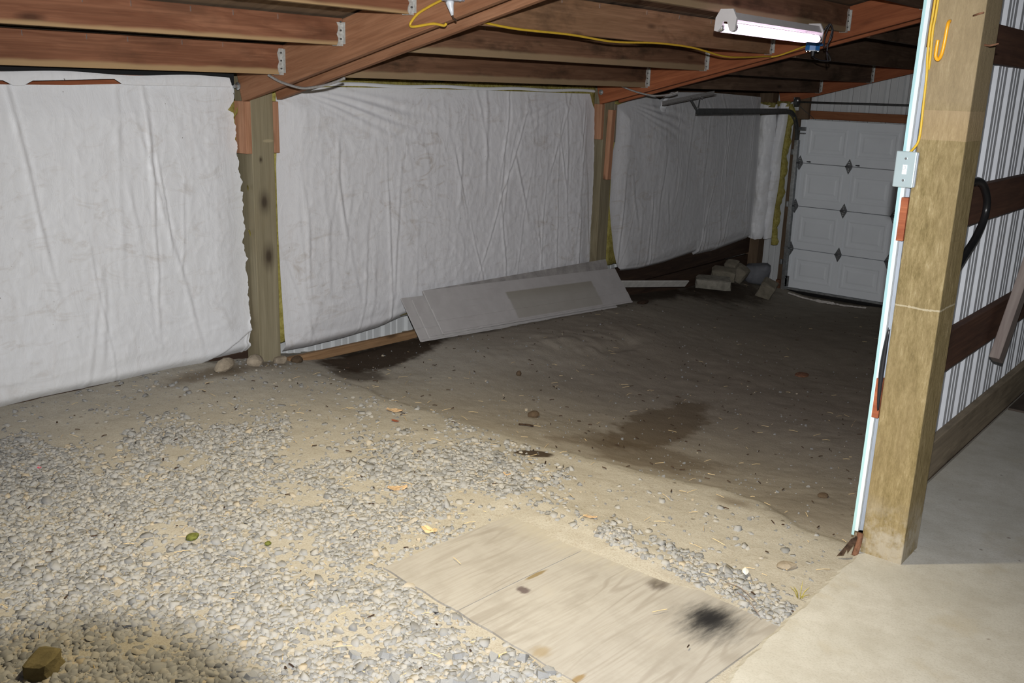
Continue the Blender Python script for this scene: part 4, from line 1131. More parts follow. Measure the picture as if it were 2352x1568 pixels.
# top roller bracket and bottom corner bracket
box('top_bracket', (-4.40, 10.185, 1.250), (-4.315, 10.2, 1.290), M['hinge'], door, 0.002)
box('top_bracket', (-4.385, 10.170, 1.215), (-4.315, 10.2, 1.228), M['hinge'], door, 0.002)
bb = box('bottom_bracket', (-4.375, 10.190, -0.478), (-4.325, 10.2, -0.355), M['hinge'], door, 0.002)
for dx, z in ((-4.362, -0.375), (-4.338, -0.44), (-4.362, -0.46), (-4.345, -0.39)):
    v, f = tube_vf([(dx, 10.19, z), (dx, 10.184, z)], 0.006, 7); mesh('bracket_bolt', v, f, M['bright_steel'], bb)
box('retainer', (-4.385, 10.198, -0.510), (-2.10, 10.246, -0.488), M['galv'], door, 0.002)
box('weather_seal', (-4.38, 10.200, -0.548), (-2.10, 10.24, -0.510), M['rubber'], door, 0.006)
for x in (-4.24, -3.70):      # small lock slots
    v, f = tube_vf([(x - 0.03, 10.2, 0.923), (x + 0.012, 10.2, 0.923)], [0.005, 0.008], 8); mesh('slot_plug', v, f, M['black_plastic'], door)

# torn paper along the sill
V = []; F = []
n = 40
for i in range(n):
    t = i / (n - 1); x = -4.26 + 0.90 * t
    z = float(ground(np.array(x), np.array(10.06))) + 0.006
    w = 0.010 + 0.008 * abs(math.sin(i * 1.7)) + (0.012 if 14 < i < 24 else 0)
    V += [(x, 10.06 - w - 0.05 * t, z), (x, 10.065 - 0.05 * t, z + w * 0.8), (x, 10.08 - 0.05 * t, z + 0.002)]
for i in range(n - 1):
    for k in range(2): F.append((i * 3 + k, i * 3 + k + 1, i * 3 + k + 4, i * 3 + k + 3))
o = mesh('torn_strip', V, F, M['paper']); tag(o, 'torn pale strip lying along the sill of the garage door', 'litter')

# door frame timbers
o = board('door_header', (-4.42, 10.27, 1.422), (-2.0, 10.27, 1.422), 0.085, 0.10, M['header']); tag(o, 'red-brown header board above the garage door', 'board')
o = post('door_jamb', -4.465, -4.392, 10.19, 10.28, -0.75, 1.46, M['jamb'], 'dark timber jamb at the left side of the garage door', 'post', 'garage door frame')
o = post('door_jamb', -4.40, -4.285, 10.135, 10.19, 1.375, 1.66, M['jamb'], 'short dark post stub above the garage door corner', 'post', 'garage door frame')

# door track with curve and horizontal run, hung from the purlin
trk = empty('door_track', (-4.41, 10.17, -0.5), 'dark steel garage door track, up the jamb and back along the wall', 'track')
def channel(path, name, mat, w=0.045, d=0.022):
    P = [Vector(p) for p in path]; V = []; F = []
    for i, p in enumerate(P):
        t = (P[min(i + 1, len(P) - 1)] - P[max(i - 1, 0)]).normalized()
        side = Vector((1, 0, 0)); nn = t.cross(side).normalized()
        for (a, b) in ((d, -w / 2), (0, -w / 2), (0, w / 2), (d, w / 2)): V.append(p + side * a + nn * b)
    for i in range(len(P) - 1):
        for k in range(3): F.append((i * 4 + k, i * 4 + k + 1, i * 4 + k + 5, i * 4 + k + 4))
    o = mesh(name, V, F, mat, trk); o.modifiers.new('thick', 'SOLIDIFY').thickness = 0.003
    return o
channel([(-4.385, 10.165, -0.53), (-4.408, 10.165, 1.15)], 'vertical_track', M['galv'], 0.05, 0.040)
cv = []
for k in range(13):
    a = math.pi / 2 * k / 12; cv.append((-4.408, 10.165 - 0.30 * (1 - math.cos(a)), 1.15 + 0.30 * math.sin(a)))
channel(cv, 'curved_track', M['dark_steel'])
channel([(-4.408, 9.866, 1.455), (-4.33, 7.77, 1.457)], 'horizontal_track', M['dark_steel'], 0.050)
for z in (-0.2, 0.45, 1.02):
    box('track_bracket', (-4.44, 10.15, z - 0.03), (-4.412, 10.195, z + 0.03), M['galv'], trk, 0.002)
# perforated hanger angle and braces
b_ = board('hanger_angle', (-4.36, 7.235, 1.525), (-4.30, 8.03, 1.625), 0.034, 0.004, M['conduit'], trk)
board('hanger_angle', (-4.345, 7.235, 1.511), (-4.285, 8.03, 1.611), 0.004, 0.03, M['conduit'], trk)
for dy, z in ((7.80, 1.585), (7.985, 1.610), (8.005, 1.622), (7.63, 1.565), (7.83, 1.580)):
    v, f = tube_vf([(-4.315, dy, z), (-4.304, dy, z)], 0.0075, 8); mesh('hanger_bolt', v, f, M['bright_steel'], trk)
board('hanger_strut', (-4.325, 7.795, 1.47), (-4.315, 7.80, 1.585), 0.026, 0.003, M['hinge'], trk, up=(0, 1, 0))
board('hanger_strut', (-4.322, 7.77, 1.475), (-4.315, 7.63, 1.57), 0.024, 0.003, M['hinge'], trk, up=(0, 0, 1))
v, f = tube_vf([(-4.315, 7.765, 1.49), (-4.300, 7.765, 1.49)], 0.008, 8); mesh('hanger_bolt', v, f, M['bright_steel'], trk)

shaft = empty('torsion_shaft', (-4.38, 10.09, 1.55), 'long steel shaft of the garage door above its header', 'shaft')
o = tube('shaft_bar', [(-4.42, 10.06, 1.552), (-2.0, 10.06, 1.572)], 0.0105, M['dark_steel'], shaft, 10, 1)
v, f = tube_vf([(-4.42, 10.06, 1.552), (-4.405, 10.06, 1.552), (-4.400, 10.06, 1.552), (-4.375, 10.06, 1.552)], [0.03, 0.034, 0.05, 0.05], 18); mesh('cable_drum', v, f, M['dark_steel'], shaft, smooth=False)
box('bearing_plate', (-4.435, 10.06, 1.50), (-4.425, 10.19, 1.60), M['hinge'], shaft, 0.002)
v, f = tube_vf([(-4.372, 10.045, 1.566), (-4.372, 10.030, 1.566)], 0.008, 8); mesh('set_screw', v, f, M['bright_steel'], shaft)
tube('lift_cable', [(-4.36, 10.05, 1.515), (-4.31, 10.10, 1.46), (-4.27, 10.15, 1.42), (-4.24, 10.19, 1.38)], 0.003, M['dark_steel'], shaft, 6)

# ------------------------------------------------------------------ stack of grey lap panels on the dirt mound
def lap_panel(uL, uR, lL, label, mat, name='lap_panel'):
    """uL,uR: upper corners; lL: lower left corner. local X along, local Y up the sheet, local Z off the face"""
    uL, uR, lL = Vector(uL), Vector(uR), Vector(lL)
    ex = (uR - uL); Lx = ex.length; ex.normalize()
    ey = (uL - lL); ey = (ey - ex * ey.dot(ex)); Ly = ey.length; ey.normalize(); ez = ex.cross(ey)
    if ez.x < 0: ez = -ez
    c = uL + ex * Lx / 2 - ey * Ly / 2
    m4 = Matrix((ex, ey, ez)).transposed().to_4x4(); m4.translation = c
    h = Ly / 2
    prof = [(h, 0.006), (0.022, 0.0025), (0.019, 0.0095), (-0.070, 0.0045), (-0.073, 0.0095), (-h + 0.012, 0.004), (-h + 0.008, 0.010), (-h, 0.010), (-h, -0.004), (h, -0.004)]
    V = []; F = []
    n = 2
    xs_ = [-Lx / 2, Lx / 2]
    for x in xs_:
        for (y, z) in prof: V.append((x, y, z))
    k = len(prof)
    for i in range(k): F.append((i, (i + 1) % k, k + (i + 1) % k, k + i))
    F.append(tuple(range(k))[::-1]); F.append(tuple(range(k, 2 * k)))
    root = mesh(name, V, F, mat, None, m4)
    tag(root, label, 'panel', 'grey lap panels')
    # crimped nailing hem along the bottom edge
    V = []; F = []
    for i in range(31):
        x = -Lx / 2 + Lx * i / 30; z = 0.011 + 0.002 * math.sin(i * 2.7)
        V += [(x, -h + 0.006, z), (x, -h - 0.006, z - 0.004)]
    for i in range(30): F.append((2 * i, 2 * i + 1, 2 * i + 3, 2 * i + 2))
    hm = mesh('hem', V, F, mat, root, m4); hm.modifiers.new('thick', 'SOLIDIFY').thickness = 0.002
    return root
PUL = Vector((-4.600, 4.616, 0.235)); PEX = (Vector((-4.600, 7.030, 0.083)) - PUL).normalized()
PEY = PUL - Vector((-4.370, 4.600, -0.050)); PEY = (PEY - PEX * PEY.dot(PEX)).normalized(); PEZ = PEX.cross(PEY)
if PEZ.x < 0: PEZ = -PEZ
def stacked(u, v, length, h, back, tilt, label, mat):
    ul = PUL + PEX * u + PEY * v - PEZ * back
    ex = (PEX + PEY * tilt).normalized(); ey = (PEY - PEX * tilt).normalized()
    return lap_panel(ul, ul + ex * length, ul - ey * h, label, mat)
lap_panel((-4.640, 4.656, 0.223), (-4.640, 6.926, 0.180), (-4.515, 4.650, -0.060), 'rearmost grey lap panel of the leaning stack, its dusty strip showing above the others', M['panel_dusty'])
stacked(-0.185, -0.020, 2.25, 0.335, 0.040, 0.0, 'grey lap panel of the leaning stack that sticks out furthest at the near end', M['panel'])
stacked(-0.112, -0.050, 2.30, 0.300, 0.022, 0.0, 'grey lap panel of the leaning stack, second from the front, with pale near edge', M['panel'])
stacked(0.004, 0.0, 2.412, 0.343, 0.0, 0.003, 'front grey lap panel of the leaning stack, with a stained rectangle', M['panel_stain'])
o = board('white_plank', (-4.585, 7.08, -0.055), (-4.49, 8.15, -0.185), 0.075, 0.014, M['plank_pale'], up=(0.55, 0, 0.83)); tag(o, 'narrow pale plank lying on the dirt beyond the leaning panels', 'plank')

# ------------------------------------------------------------------ rubble
def rock_mesh(r, seed, box_like=0.0, sub=2, amp=0.22):
    bm = bmesh.new()
    bmesh.ops.create_icosphere(bm, subdivisions=sub, radius=1.0)
    rg = np.random.default_rng(seed); ph = rg.uniform(0, 6.28, (6, 4)); fr = rg.normal(0, 1.6, (6, 3))
    for v in bm.verts:
        p = v.co.copy()
        if box_like > 0:
            q = Vector([math.copysign(abs(c) ** 0.35, c) for c in p]); q = q / max(abs(q.x), abs(q.y), abs(q.z)); p = p.lerp(q, box_like)
        s = 1 + amp * sum(math.sin(fr[k] @ np.array(p) * 1.3 + ph[k, 0]) for k in range(6)) / 6
        v.co = Vector((p.x * r[0] * s, p.y * r[1] * s, p.z * r[2] * s))
    V = [v.co.copy() for v in bm.verts]; F = [[w.index for w in f.verts] for f in bm.faces]
    bm.free(); return V, F
def rock(name, x, y, r, seed, mat, label, cat='rock', rot=(0, 0, 0), box_like=0.0, sink=0.25, group=None, z=None, smooth=False, sub=2, amp=0.22):
    V, F = rock_mesh(r, seed, box_like, sub, amp)
    zz = float(ground(np.array(x), np.array(y))) if z is None else z
    m4 = Matrix.Translation((x, y, zz + r[2] * (1 - 2 * sink) if z is None else z)) @ Euler(rot).to_matrix().to_4x4()
    o = mesh(name, V, F, mat, None, m4, smooth=smooth)
    return tag(o, label, cat, group)
rock('rock', -2.565, 1.03, (0.040, 0.052, 0.030), 4, M['wet_block'], 'square brown rock lying on the dark gravel', rot=(0.05, -0.1, 0.55), box_like=0.75, sink=0.1)
rock('rock', -4.560, 2.99, (0.045, 0.075, 0.038), 9, M['rock'], 'grey rock at the bottom edge of the brightest insulation sheet', rot=(0.2, 0, 0.3), sink=0.15)
rock('rock', -4.590, 3.215, (0.040, 0.055, 0.042), 12, M['rock'], 'rounded tan rock against the foot of the grey wall post', sink=0.25)
rock('rock', -4.600, 3.40, (0.030, 0.042, 0.026), 15, M['rock'], 'small pale rock in front of the grey wall post', box_like=0.5, sink=0.25)
rock('rock', -4.600, 3.53, (0.030, 0.040, 0.028), 16, M['clod'], 'dark clod at the end of the tan base board', sink=0.25)
rock('rock', -1.205, 3.10, (0.030, 0.038, 0.015), 17, M['rock'], 'flat tan rock at the slab edge before the golden post', rot=(0, 0, -0.6), sink=0.3)
RUB = 'broken concrete in the far corner'
rock('concrete_chunk', -4.60, 8.90, (0.185, 0.10, 0.055), 31, M['block_pale'], 'long pale concrete chunk, nearest of the rubble in the far corner', 'rubble', (0.12, 0.05, 0.62), 0.92, 0.12, RUB, z=-0.295, amp=0.08)
rock('concrete_chunk', -4.65, 9.22, (0.13, 0.09, 0.06), 32, M['block'], 'flat-topped concrete chunk behind the long pale one', 'rubble', (0.25, 0.1, 0.5), 0.88, 0.08, RUB, z=-0.250, amp=0.10)
rock('concrete_chunk', -4.60, 9.50, (0.085, 0.10, 0.085), 33, M['block'], 'rounded concrete chunk beside the dark corner post', 'rubble', (0.1, 0.5, 0.2), 0.7, 0.1, RUB, z=-0.275, amp=0.14)
rock('concrete_chunk', -4.66, 9.42, (0.07, 0.07, 0.04), 34, M['block'], 'topmost concrete chunk on the rubble pile', 'rubble', (0.4, 0.1, 0.1), 0.8, 0.0, RUB, z=-0.180, amp=0.12)
rock('concrete_block', -4.25, 9.46, (0.080, 0.095, 0.105), 35, M['block'], 'square concrete block tilted on one corner near the door jamb', 'rubble', (0.28, 0.42, 0.35), 0.97, 0.12, RUB, z=-0.400, amp=0.04)
rock('plastic_sack', -4.56, 9.84, (0.14, 0.09, 0.12), 41, M['bag'], 'crumpled grey plastic sack against the corner post', 'sack', (0, 0, 0.3), 0.3, 0.1, z=-0.32, smooth=True, sub=3, amp=0.5)
box('brick', (-4.44, 10.10, -0.50), (-4.40, 10.16, -0.40), M['rust'], None, 0.004)
tag(bpy.data.objects['brick'], 'small reddish brick piece against the door jamb', 'brick')

# ------------------------------------------------------------------ plywood sheet
def plywood():
    a = math.atan2(PLY_U[1], PLY_U[0])
    m4 = Matrix.Translation((PLY_O[0], PLY_O[1], -0.027)) @ Matrix.Rotation(a, 4, 'Z')
    root = empty('plywood_sheet', (PLY_O[0], PLY_O[1], -0.03), 'weathered plywood sheet with a black burn mark, lying by the slab', 'board')
    seam = 0.392
    def piece(u0, u1, z):
        V = []; F = []
        nu, nv = 24, 16
        for j in range(nv + 1):
            for i in range(nu + 1):
                u = u0 + (u1 - u0) * i / nu; v = PLY_D * j / nv
                e = 0.0025 * math.sin(u * 37 + v * 3) * (1 if j in (0, nv) else 0)
                V.append((u, v + e, z + 0.003 * math.sin(u * 3 + 1) + 0.002 * math.sin(v * 5)))
        top = len(V)
        V += [(x, y, zz - 0.013) for x, y, zz in V]
        for j in range(nv):
            for i in range(nu):
                a_ = j * (nu + 1) + i; F.append((a_, a_ + 1, a_ + nu + 2, a_ + nu + 1)); F.append((top + a_, top + a_ + nu + 1, top + a_ + nu + 2, top + a_ + 1))
        rim = [i for i in range(nu + 1)] + [j * (nu + 1) + nu for j in range(1, nv + 1)] + [nv * (nu + 1) + i for i in range(nu - 1, -1, -1)] + [j * (nu + 1) for j in range(nv - 1, 0, -1)]
        for k in range(len(rim)):
            p, q = rim[k], rim[(k + 1) % len(rim)]; F.append((p, top + p, top + q, q))
        return V, F
    v, f = piece(0, seam - 0.0025, 0.0); mesh('ply_face', v, f, M['plywood'], root, m4)
    v, f = piece(seam + 0.0025, PLY_W, 0.0015); mesh('ply_face', v, f, M['plywood'], root, m4)
plywood()

# ------------------------------------------------------------------ gravel
GR = np.array([(-4.9, 0.6), (-4.75, 1.25), (-4.25, 1.58), (-3.92, 2.05), (-3.95, 2.30), (-3.60, 2.58), (-3.15, 2.45), (-2.97, 2.80), (-2.98, 3.22), (-2.66, 3.24), (-2.28, 2.95), (-2.33, 2.66), (-2.30, 2.17), (-2.27, 2.05), (-1.30, 1.99), (-1.05, 2.20), (-1.03, 0.6)])
def in_poly(x, y, P):
    c = np.zeros(x.shape, bool); n = len(P)
    for i in range(n):
        x1, y1 = P[i]; x2, y2 = P[(i + 1) % n]
        k = ((y1 > y) != (y2 > y)) & (x < (x2 - x1) * (y - y1) / (y2 - y1 + 1e-12) + x1); c ^= k
    return c
def dist_poly(x, y, P):
    d = np.full(x.shape, 9.0); n = len(P)
    for i in range(n):
        a = P[i]; b = P[(i + 1) % n]; ab = b - a
        t = np.clip(((x - a[0]) * ab[0] + (y - a[1]) * ab[1]) / (ab @ ab), 0, 1)
        d = np.minimum(d, np.hypot(x - a[0] - t * ab[0], y - a[1] - t * ab[1]))
    return d
SAND = [(-3.60, 2.15, .14, .10), (-3.02, 2.25, .16, .12), (-2.80, 2.50, .16, .10), (-3.02, 1.72, .14, .10), (-2.62, 1.95, .22, .10), (-2.05, 1.75, .14, .12), (-2.40, 2.72, .12, .10), (-3.9, 1.9, .22, .10), (-1.45, 1.75, .10, .10), (-2.5, 1.32, .10, .08)]
PG = np.array([(-1.86, 2.80), (-1.50, 2.72), (-1.22, 2.66), (-1.06, 2.66), (-1.06, 2.92), (-1.26, 2.94), (-1.52, 2.95), (-1.88, 2.93)])
def stones(n):
    x = rng.uniform(-4.75, -1.05, n); y = rng.uniform(0.75, 3.45, n)
    p = gravel_density(x, y)
    u, v = ply_uv(x, y)
    bad = (u > -0.008) & (u < PLY_W + 0.01) & (v > -0.008) & (v < PLY_D + 0.008)
    k = (rng.random(n) < p) & ~bad & (x < -1.06)
    return x[k], y[k]
def gravel_density(x, y):
    ins = in_poly(x, y, GR); d = dist_poly(x, y, GR); sd = np.where(ins, d, -d)
    p = sstep(-0.22, 0.22, sd + 0.30 * fbm(x * 3.2, y * 3.2, 4, 31)) * (0.45 + 0.75 * sstep(-0.40, 0.10, fbm(x * 5, y * 5, 3, 41)))
    for cx_, cy_, rx, ry in SAND:
        q = ((x - cx_) / rx) ** 2 + ((y - cy_) / ry) ** 2 + 1.1 * fbm(x * 8, y * 8, 3, 51)
        p = p * (0.12 + 0.88 * sstep(0.2, 2.4, q))
    p = np.maximum(p, 0.8 * in_poly(x, y, PG) * sstep(-0.3, 0.2, fbm(x * 6, y * 6, 3, 61) + 0.1))
    halo = 0.10 * sstep(-0.9, 0.0, sd) + 0.03
    return np.maximum(p, halo * sstep(-0.1, 0.5, fbm(x * 2.5, y * 2.5, 3, 71)) + 0.012)
gx, gy = stones(105000)
gz = ground(gx, gy)
# grey stone dust on the dirt wherever the gravel lies thick
nv_ = len(floor.data.vertices); fco = np.empty(nv_ * 3); floor.data.vertices.foreach_get('co', fco); fco = fco.reshape(-1, 3)
gd = np.zeros(nv_); sel = fco[:, 1] < 4.0; gd[sel] = gravel_density(fco[sel, 0], fco[sel, 1])
ly_ = np.interp(fco[:, 0], LIP[:, 0], LIP[:, 1]) + 0.05 * fbm(fco[:, 0] * 4, fco[:, 1] * 4, 3, 81)
dpv = 0.62 * sstep(-0.02, 0.09, fco[:, 1] - ly_) * sstep(-4.3, -2.9, fco[:, 0]) + 0.38 * sstep(0.2, 2.6, fco[:, 1] - ly_) + 0.35 * sstep(0.3, 1.6, fco[:, 1] - ly_) * (1 - sstep(-4.3, -2.9, fco[:, 0]))
fb = floor.data.attributes.new('deep', 'FLOAT', 'POINT'); fb.data.foreach_set('value', np.clip(dpv, 0, 1))
fa = floor.data.attributes.new('gravel', 'FLOAT', 'POINT'); fa.data.foreach_set('value', gd)
n = len(gx)
dist = np.hypot(gx, gy)
size = rng.lognormal(math.log(0.0104), 0.36, n).clip(0.005, 0.023)
# angular flakes: an irregular hexagon with a smaller, tilted top face
VAR = []; NV = 12
for k in range(24):
    a = np.sort(np.linspace(0, 2 * math.pi, 6, endpoint=False) + rng.uniform(-0.42, 0.42, 6)); ra = rng.uniform(0.72, 1.18, 6)
    lo_ = np.stack([np.cos(a) * ra, np.sin(a) * ra, rng.uniform(-0.75, -0.35, 6)], -1)
    sc_ = rng.uniform(0.62, 0.95, 6); sl = rng.normal(0, 0.28, 2)
    hi_ = np.stack([lo_[:, 0] * sc_, lo_[:, 1] * sc_, 0.75 + lo_[:, 0] * sl[0] + lo_[:, 1] * sl[1]], -1)
    VAR.append(np.concatenate([lo_, hi_]))
VAR = np.array(VAR)
IF = [(6, 7, 8), (6, 8, 9), (6, 9, 11), (9, 10, 11)]
for k in range(6): IF += [(k, (k + 1) % 6, 6 + (k + 1) % 6), (k, 6 + (k + 1) % 6, 6 + k)]
IF = np.array(IF)
def stone_world(idx):
    k = rng.integers(0, 24, len(idx)); P = VAR[k] * size[idx][:, None, None]
    P = P * np.stack([rng.uniform(0.85, 1.35, len(idx)), rng.uniform(0.7, 1.0, len(idx)), rng.uniform(0.30, 0.62, len(idx))], -1)[:, None, :]
    a = rng.uniform(0, 2 * math.pi, len(idx)); tl = rng.normal(0, 0.26, len(idx)); tm = rng.normal(0, 0.26, len(idx))
    ca, sa = np.cos(a)[:, None], np.sin(a)[:, None]
    y1 = P[..., 1] * np.cos(tl)[:, None] - P[..., 2] * np.sin(tl)[:, None]; z1 = P[..., 1] * np.sin(tl)[:, None] + P[..., 2] * np.cos(tl)[:, None]
    x1 = P[..., 0] * np.cos(tm)[:, None] + z1 * np.sin(tm)[:, None]; z2 = -P[..., 0] * np.sin(tm)[:, None] + z1 * np.cos(tm)[:, None]
    X = x1 * ca - y1 * sa; Y = x1 * sa + y1 * ca
    return np.stack([X + gx[idx][:, None], Y + gy[idx][:, None], z2 + gz[idx][:, None] + size[idx][:, None] * rng.uniform(-0.34, 0.26, (len(idx), 1))], -1)
inview = (gx * -0.611 + gy * 0.747) > 0
score = size / np.maximum(np.hypot(dist, 1.65), 0.5)
vis_h = gy + gx * -0.15 > 1.25            # rough lower edge of the picture
order = np.argsort(-(score * (vis_h & inview)))
near = order[:300]; rest = np.setdiff1d(np.arange(n), near)
W = stone_world(rest).reshape(-1, 3)
F = (IF[None] + (np.arange(len(rest)) * 12)[:, None, None]).reshape(-1, 3)
me = bpy.data.meshes.new('gravel')
me.vertices.add(len(W)); me.vertices.foreach_set('co', W.ravel())
me.loops.add(F.size); me.loops.foreach_set('vertex_index', F.ravel())
me.polygons.add(len(F)); me.polygons.foreach_set('loop_start', np.arange(len(F)) * 3); me.polygons.foreach_set('loop_total', np.full(len(F), 3))
me.update(calc_edges=True)
tone = rng.random(len(rest)) ** 1.1
at = me.attributes.new('tone', 'FLOAT', 'POINT'); at.data.foreach_set('value', np.repeat(tone, 12))
me.materials.append(M['gravel'])
go = bpy.data.objects.new('gravel', me); put(go, None, floor); go['kind'] = 'stuff'
# small crumbs and pebbles over the bare dirt
npb = 5200
bx_ = rng.uniform(-4.6, -1.12, npb); by_ = rng.uniform(2.2, 7.2, npb)
kp = (rng.random(npb) < 1 - 0.7 * sstep(4.0, 5.5, by_)) & (rng.random(npb) < 0.25 + 0.75 * sstep(-0.1, 0.5, fbm(bx_ * 2, by_ * 2, 3, 91))); uu, vv = ply_uv(bx_, by_); kp &= ~((uu > -0.01) & (uu < PLY_W + .01) & (vv > -0.01) & (vv < PLY_D + .01))
bx_, by_ = bx_[kp], by_[kp]; bz_ = ground(bx_, by_); bs_ = rng.lognormal(math.log(0.0034), 0.45, len(bx_)).clip(0.0015, 0.010)
Wb = VAR[rng.integers(0, 24, len(bx_))] * bs_[:, None, None] * np.array([1, 1, 0.8]) + np.stack([bx_, by_, bz_ + bs_ * 0.2], -1)[:, None, :]
Fb = (IF[None] + (np.arange(len(bx_)) * 12)[:, None, None]).reshape(-1, 3)
meb = bpy.data.meshes.new('pebbles'); meb.from_pydata(Wb.reshape(-1, 3).tolist(), [], Fb.tolist())
tb = np.where(rng.random(len(bx_)) < 0.06, 1.0, rng.random(len(bx_)) * 0.12)
ab = meb.attributes.new('tone', 'FLOAT', 'POINT'); ab.data.foreach_set('value', np.repeat(tb, 12)); meb.materials.append(M['gravel'])
pbo = bpy.data.objects.new('pebbles', meb); put(pbo, None, floor); pbo['kind'] = 'stuff'
sm = []
for k in range(8):
    q = VAR[k] * np.array([1.1, 0.85, 0.5]); me2 = bpy.data.meshes.new('stone'); me2.from_pydata(q.tolist(), [], IF.tolist()); me2.materials.append(M['stone']); sm.append(me2)
for j, i in enumerate(near):
    o = bpy.data.objects.new('stone', sm[j % 8]); s = float(size[i])
    put(o, Matrix.Translation((gx[i], gy[i], gz[i] + s * 0.3)) @ Euler((random.gauss(0, .3), random.gauss(0, .3), random.uniform(0, 6.28))).to_matrix().to_4x4() @ Matrix.Scale(s, 4), floor)

# ------------------------------------------------------------------ straw, chips and other litter
def litter(name, n, lmin, lmax, w, mat, region, label, cat, seed):
    rg = np.random.default_rng(seed); V = []; F = []
    c = 0
    while c < n:
        x = rg.uniform(-4.7, -1.05); y = rg.uniform(1.0, 9.8)
        if rg.random() > region(x, y): continue
        u, v = ply_uv(x, y)
        z = float(ground(np.array(x), np.array(y))) + 0.006
        if -0.02 < u < PLY_W + 0.02 and -0.02 < v < PLY_D + 0.02:
            if rg.random() < 0.9: continue
            z = -0.016
        L = rg.uniform(lmin, lmax); a = rg.uniform(0, math.pi); d = Vector((math.cos(a), math.sin(a), rg.normal(0, 0.06))) * L / 2; s = Vector((-math.sin(a), math.cos(a), 0)) * w * rg.uniform(0.6, 1.3) / 2
        p = Vector((x, y, z)); k = Vector((0, 0, L * rg.uniform(0, 0.08)))
        o = len(V)
        for t, q in ((-1, 0), (0, 1), (1, 0)):
            b = p + d * t + k * q
            V += [b - s, b + s, b + Vector((0, 0, w * 0.6))]
        for i in (0, 1):
            for j in range(3): F.append((o + i * 3 + j, o + i * 3 + (j + 1) % 3, o + i * 3 + 3 + (j + 1) % 3, o + i * 3 + 3 + j))
        F += [(o, o + 2, o + 1), (o + 6, o + 7, o + 8)]; c += 1
    ob = mesh(name, V, F, mat); tag(ob, label, cat, kind='stuff'); return ob
litter('straw', 430, 0.012, 0.06, 0.0024, M['straw'], lambda x, y: 1.0 if y < 3.6 else (0.45 if y < 6 else 0.08), 'loose bits of dry straw strewn over dirt and gravel', 'straw', 5)
litter('bark_bits', 420, 0.006, 0.030, 0.006, M['twig'], lambda x, y: 0.6 if y < 3.6 else (0.8 if y < 6.5 else 0.3), 'dark crumbs of bark strewn over the dirt', 'litter', 6)

def flat_bit(name, x, y, lx, ly, rot, mat, label, cat, group=None, curl=0.3, seed=0, z=None):
    rg = np.random.default_rng(seed + 100); V = []; F = []; nu, nv = 7, 4
    for j in range(nv):
        for i in range(nu):
            u = i / (nu - 1) - 0.5; v = j / (nv - 1) - 0.5
            w = 1 - 1.5 * abs(u) ** 1.7
            V.append((u * lx, v * ly * w, curl * ly * (u * u * 3 + v * v) + rg.normal(0, 0.06) * ly))
    for j in range(nv - 1):
        for i in range(nu - 1): a = j * nu + i; F.append((a, a + 1, a + nu + 1, a + nu))
    zz = (float(ground(np.array(x), np.array(y))) if z is None else z) + 0.006
    o = mesh(name, V, F, mat, None, Matrix.Translation((x, y, zz)) @ Matrix.Rotation(rot, 4, 'Z'))
    o.modifiers.new('thick', 'SOLIDIFY').thickness = max(0.0015, ly * 0.12)
    return tag(o, label, cat, group)
fe = empty('feather', (-1.285, 2.935, -0.02), 'small white feather on the gravel near the slab edge', 'feather')
V = []; F = []
for k in range(9):
    t = k / 8; w = 0.011 * math.sin(math.pi * min(1, t * 0.9 + 0.12)) ** 0.7
    cx, cy = -1.298 + 0.024 * t, 2.955 - 0.045 * t
    V += [(cx - w * 0.85, cy - w * 0.5, -0.012 + 0.003 * t), (cx, cy, -0.008 + 0.004 * t), (cx + w * 0.85, cy + w * 0.5, -0.012 + 0.003 * t)]
for k in range(8):
    for i in range(2): F.append((k * 3 + i, k * 3 + i + 1, k * 3 + i + 4, k * 3 + i + 3))
o = mesh('vane', V, F, M['feather'], fe); o.modifiers.new('thick', 'SOLIDIFY').thickness = 0.0015
tube('quill', [(-1.300, 2.960, -0.010), (-1.285, 2.93, -0.005), (-1.270, 2.902, -0.004)], 0.0012, M['feather'], fe, 6)
flat_bit('dry_leaf', -1.625, 1.950, 0.032, 0.016, 0.7, M['leaf'], 'yellow dry leaf on the gravel below the plywood', 'leaf', seed=1)
WC = 'wood chips on the floor'
flat_bit('wood_chip', -3.45, 3.265, 0.085, 0.034, 0.5, M['chip'], 'splintered tan wood chip with a dark tip, on bare dirt before the wall', 'wood chip', WC, seed=2)
flat_bit('wood_chip', -3.325, 3.15, 0.042, 0.016, 0.2, M['cedar'], 'reddish wood chip on bare dirt just before the splintered tan one', 'wood chip', WC, seed=3)
flat_bit('wood_chip', -2.71, 2.58, 0.080, 0.034, 0.8, M['chip'], 'broad tan wood chip on sand among the gravel', 'wood chip', WC, seed=4)
flat_bit('wood_chip', -2.35, 2.405, 0.060, 0.040, 0.1, M['straw'], 'curled wood shaving on gravel left of the plywood', 'wood chip', WC, seed=5)
flat_bit('wood_chip', -1.94, 2.895, 0.055, 0.016, 0.5, M['chip'], 'thin tan wood chip on sand behind the plywood', 'wood chip', WC, seed=6)
flat_bit('wood_chip', -2.48, 3.02, 0.036, 0.022, 0.3, M['chip'], 'small orange wood chip at the far edge of the gravel', 'wood chip', WC, seed=7)
flat_bit('plastic_scrap', -3.925, 1.645, 0.018, 0.014, 0.2, M['redbit'], 'tiny pink-red scrap on the gravel near the insulated wall', 'litter', seed=8)
flat_bit('plastic_scrap', -1.925, 2.005, 0.016, 0.009, 0.6, M['black_plastic'], 'tiny black scrap on gravel at the plywood edge', 'litter', seed=9, curl=0.5)
rock('moss_tuft', -2.96, 1.765, (0.022, 0.026, 0.012), 51, M['moss'], 'small green moss tuft on the gravel', 'moss', sink=0.1)
